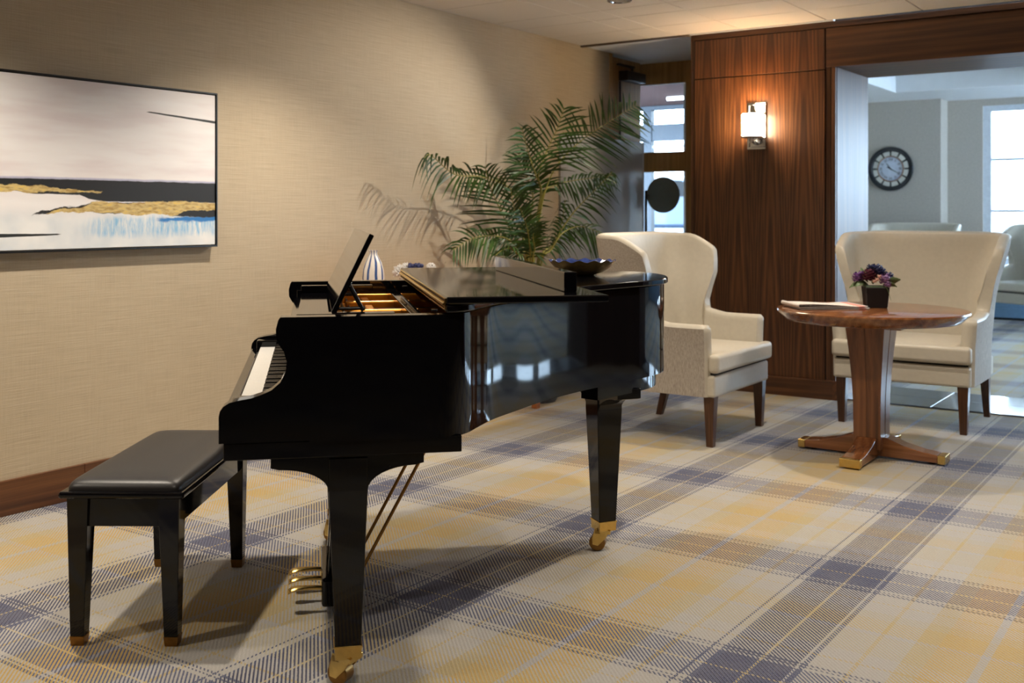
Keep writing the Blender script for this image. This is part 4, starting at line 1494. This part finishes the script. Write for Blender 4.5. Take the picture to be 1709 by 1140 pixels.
# ================================================================== PALM
def palm():
    bx, by = 5.985, 3.92
    Pm = tag(empty('potted_palm', (bx, by, 0)), 'leafy green areca palm standing by the beige wall behind the piano', 'palm')
    MB().lathe([(0, 0), (.125, 0), (.135, .02), (.165, .34), (.168, .36), (.155, .36), (.148, .31), (0, .31)], 36, cap=False).build('planter', M['planter'], Pm, smooth=45)
    MB().lathe([(0, .325), (.149, .318)], 24, cap=False).build('soil', M['soil'], Pm)
    base = Vector((bx, by, 0))

    def C5(a, b):       # crop pixel of the palm close-up -> photo pixel
        return 660 + a / 3.352, 140 + b / 3.352

    # (rachis control points in the close-up, wall distance y at base and tip, leaflet length, start of leaflets, droop, stem?)
    fr = [
        ([(775, 960), (800, 760), (818, 600), (800, 510), (850, 370), (905, 250), (945, 130)], 3.88, 3.72, .27, .38, .05),
        ([(772, 960), (800, 780), (838, 600), (905, 455), (1030, 325), (1190, 215), (1345, 118)], 3.86, 3.55, .27, .42, .07),
        ([(765, 960), (790, 760), (812, 600), (785, 510), (755, 420), (728, 330), (706, 245)], 3.88, 3.74, .19, .42, .07),
        ([(772, 980), (795, 790), (825, 620), (880, 570), (990, 542), (1110, 525), (1225, 512)], 3.88, 3.62, .12, .46, .10),
        ([(800, 1010), (880, 900), (940, 800), (1000, 715), (1085, 625), (1150, 560), (1215, 490)], 3.84, 3.60, .15, .30, .08),
        ([(745, 990), (720, 820), (690, 680), (630, 575), (480, 520), (330, 505), (200, 400), (160, 415)], 3.90, 3.95, .16, .42, .14),
        ([(745, 990), (700, 910), (640, 810), (580, 690), (530, 570), (500, 460)], 3.92, 3.92, .24, .16, .04),
        ([(740, 1010), (700, 930), (630, 870), (540, 850), (430, 865), (320, 930)], 3.88, 3.86, .17, .25, .12),
        ([(745, 1000), (725, 900), (690, 780), (660, 680), (645, 590)], 3.84, 3.78, .17, .15, .02),
        ([(755, 1000), (750, 900), (735, 800), (700, 700)], 3.80, 3.70, .17, .10, .05),
        ([(815, 1020), (870, 930), (930, 840), (1010, 800), (1090, 810), (1165, 850)], 3.82, 3.62, .15, .25, .15),
        ([(790, 1020), (830, 960), (890, 890), (930, 780), (950, 650)], 3.86, 3.80, .13, .30, .10),
        ([(735, 1010), (690, 960), (640, 920), (590, 935), (560, 960)], 3.82, 3.74, .13, .2, .12),
        ([(770, 1010), (780, 930), (770, 850), (790, 770)], 3.78, 3.70, .14, .15, .06),
        ([(760, 980), (745, 800), (770, 640), (735, 520), (700, 450), (690, 380)], 3.92, 3.90, .18, .45, .05),
    ]
    rnd = random.Random(11)
    for idx, (pts, va, vb, ll, st, dr) in enumerate(fr):
        n0 = len(pts)
        P3 = []
        for i, q in enumerate(pts):
            px, py = C5(*q)
            P3.append(at_v(px, py, va + (vb - va) * i / (n0 - 1)))
        root = Vector((bx + rnd.uniform(-.05, .05), by + rnd.uniform(-.06, .04), .32))
        path = spline([root] + P3, 10)
        for q in path:
            if q.z < .88:
                q.x = max(q.x, 5.825)
        L = [0]
        for a, b in zip(path, path[1:]):
            L.append(L[-1] + (b - a).length)
        tot = L[-1]
        first = L[10]            # length of the stalk below the piano lid
        leaf0 = first + (tot - first) * st

        def at(l):
            for i in range(len(L) - 1):
                if L[i + 1] >= l:
                    t = (l - L[i]) / max(1e-6, L[i + 1] - L[i])
                    return path[i].lerp(path[i + 1], t), (path[i + 1] - path[i]).normalized()
            return path[-1], (path[-1] - path[-2]).normalized()

        tilt = rnd.uniform(-.7, .7)
        mb = MB()
        nl = max(16, int((tot - leaf0) / .031))
        view = Vector((CT, ST, 0))
        for k in range(nl):
            f = (k + .5) / nl
            p0, t = at(leaf0 + (tot - leaf0) * f)
            # frond faces roughly the viewer: sideways direction lies across the rachis
            sd = t.cross(view)
            if sd.length < .1:
                sd = Vector((0, 0, 1))
            sd.normalize()
            length = ll * 1.22 * (math.sin(PI * (.16 + .74 * f)) ** .8) * rnd.uniform(.88, 1.08)
            for sg in (-1, 1):
                fwd = .40 + .75 * f + rnd.uniform(-.16, .16)
                d = (sd * sg + t * fwd + view * (tilt * sg + rnd.uniform(-.35, .25))).normalized()
                if p0.y + d.y * length > WV - .04:
                    d.y = (WV - .04 - p0.y) / length * rnd.uniform(.2, .9)
                    d.normalize()
                w = .0072 * rnd.uniform(.85, 1.15)
                nrm = d.cross(view).normalized()
                nrm = (nrm + view * rnd.uniform(-.5, .5)).normalized()
                rows = []
                rnd_d = rnd.uniform(.5, 1.7)
                for j in range(5):
                    s = j / 4
                    c = p0 + d * (length * s) + Vector((0, 0, -dr * rnd_d * s * s * (1 if d.z > -.3 else .4)))
                    c.y = min(c.y, WV - .028 - .002 * j)
                    if c.x < 5.82:
                        c.z = max(c.z, .86)
                    ww = w * (.45, 1, .95, .6, .06)[j]
                    rows.append([tuple(c - nrm * ww), tuple(c + nrm * ww)])
                mb.grid(rows)
        fo = mb.build('frond', M['frond'], Pm, smooth=80, fix=False)
        fo.location = -base
        nn = len(path)
        so = MB().tube(path[::2] + ([path[-1]] if (nn - 1) % 2 else []), [max(.0022, .0085 * (1 - .85 * i / (nn / 2))) for i in range(len(path[::2]) + ((nn - 1) % 2))], 6).build('stalk', M['stalk'], fo, smooth=70)
    return Pm


palm()
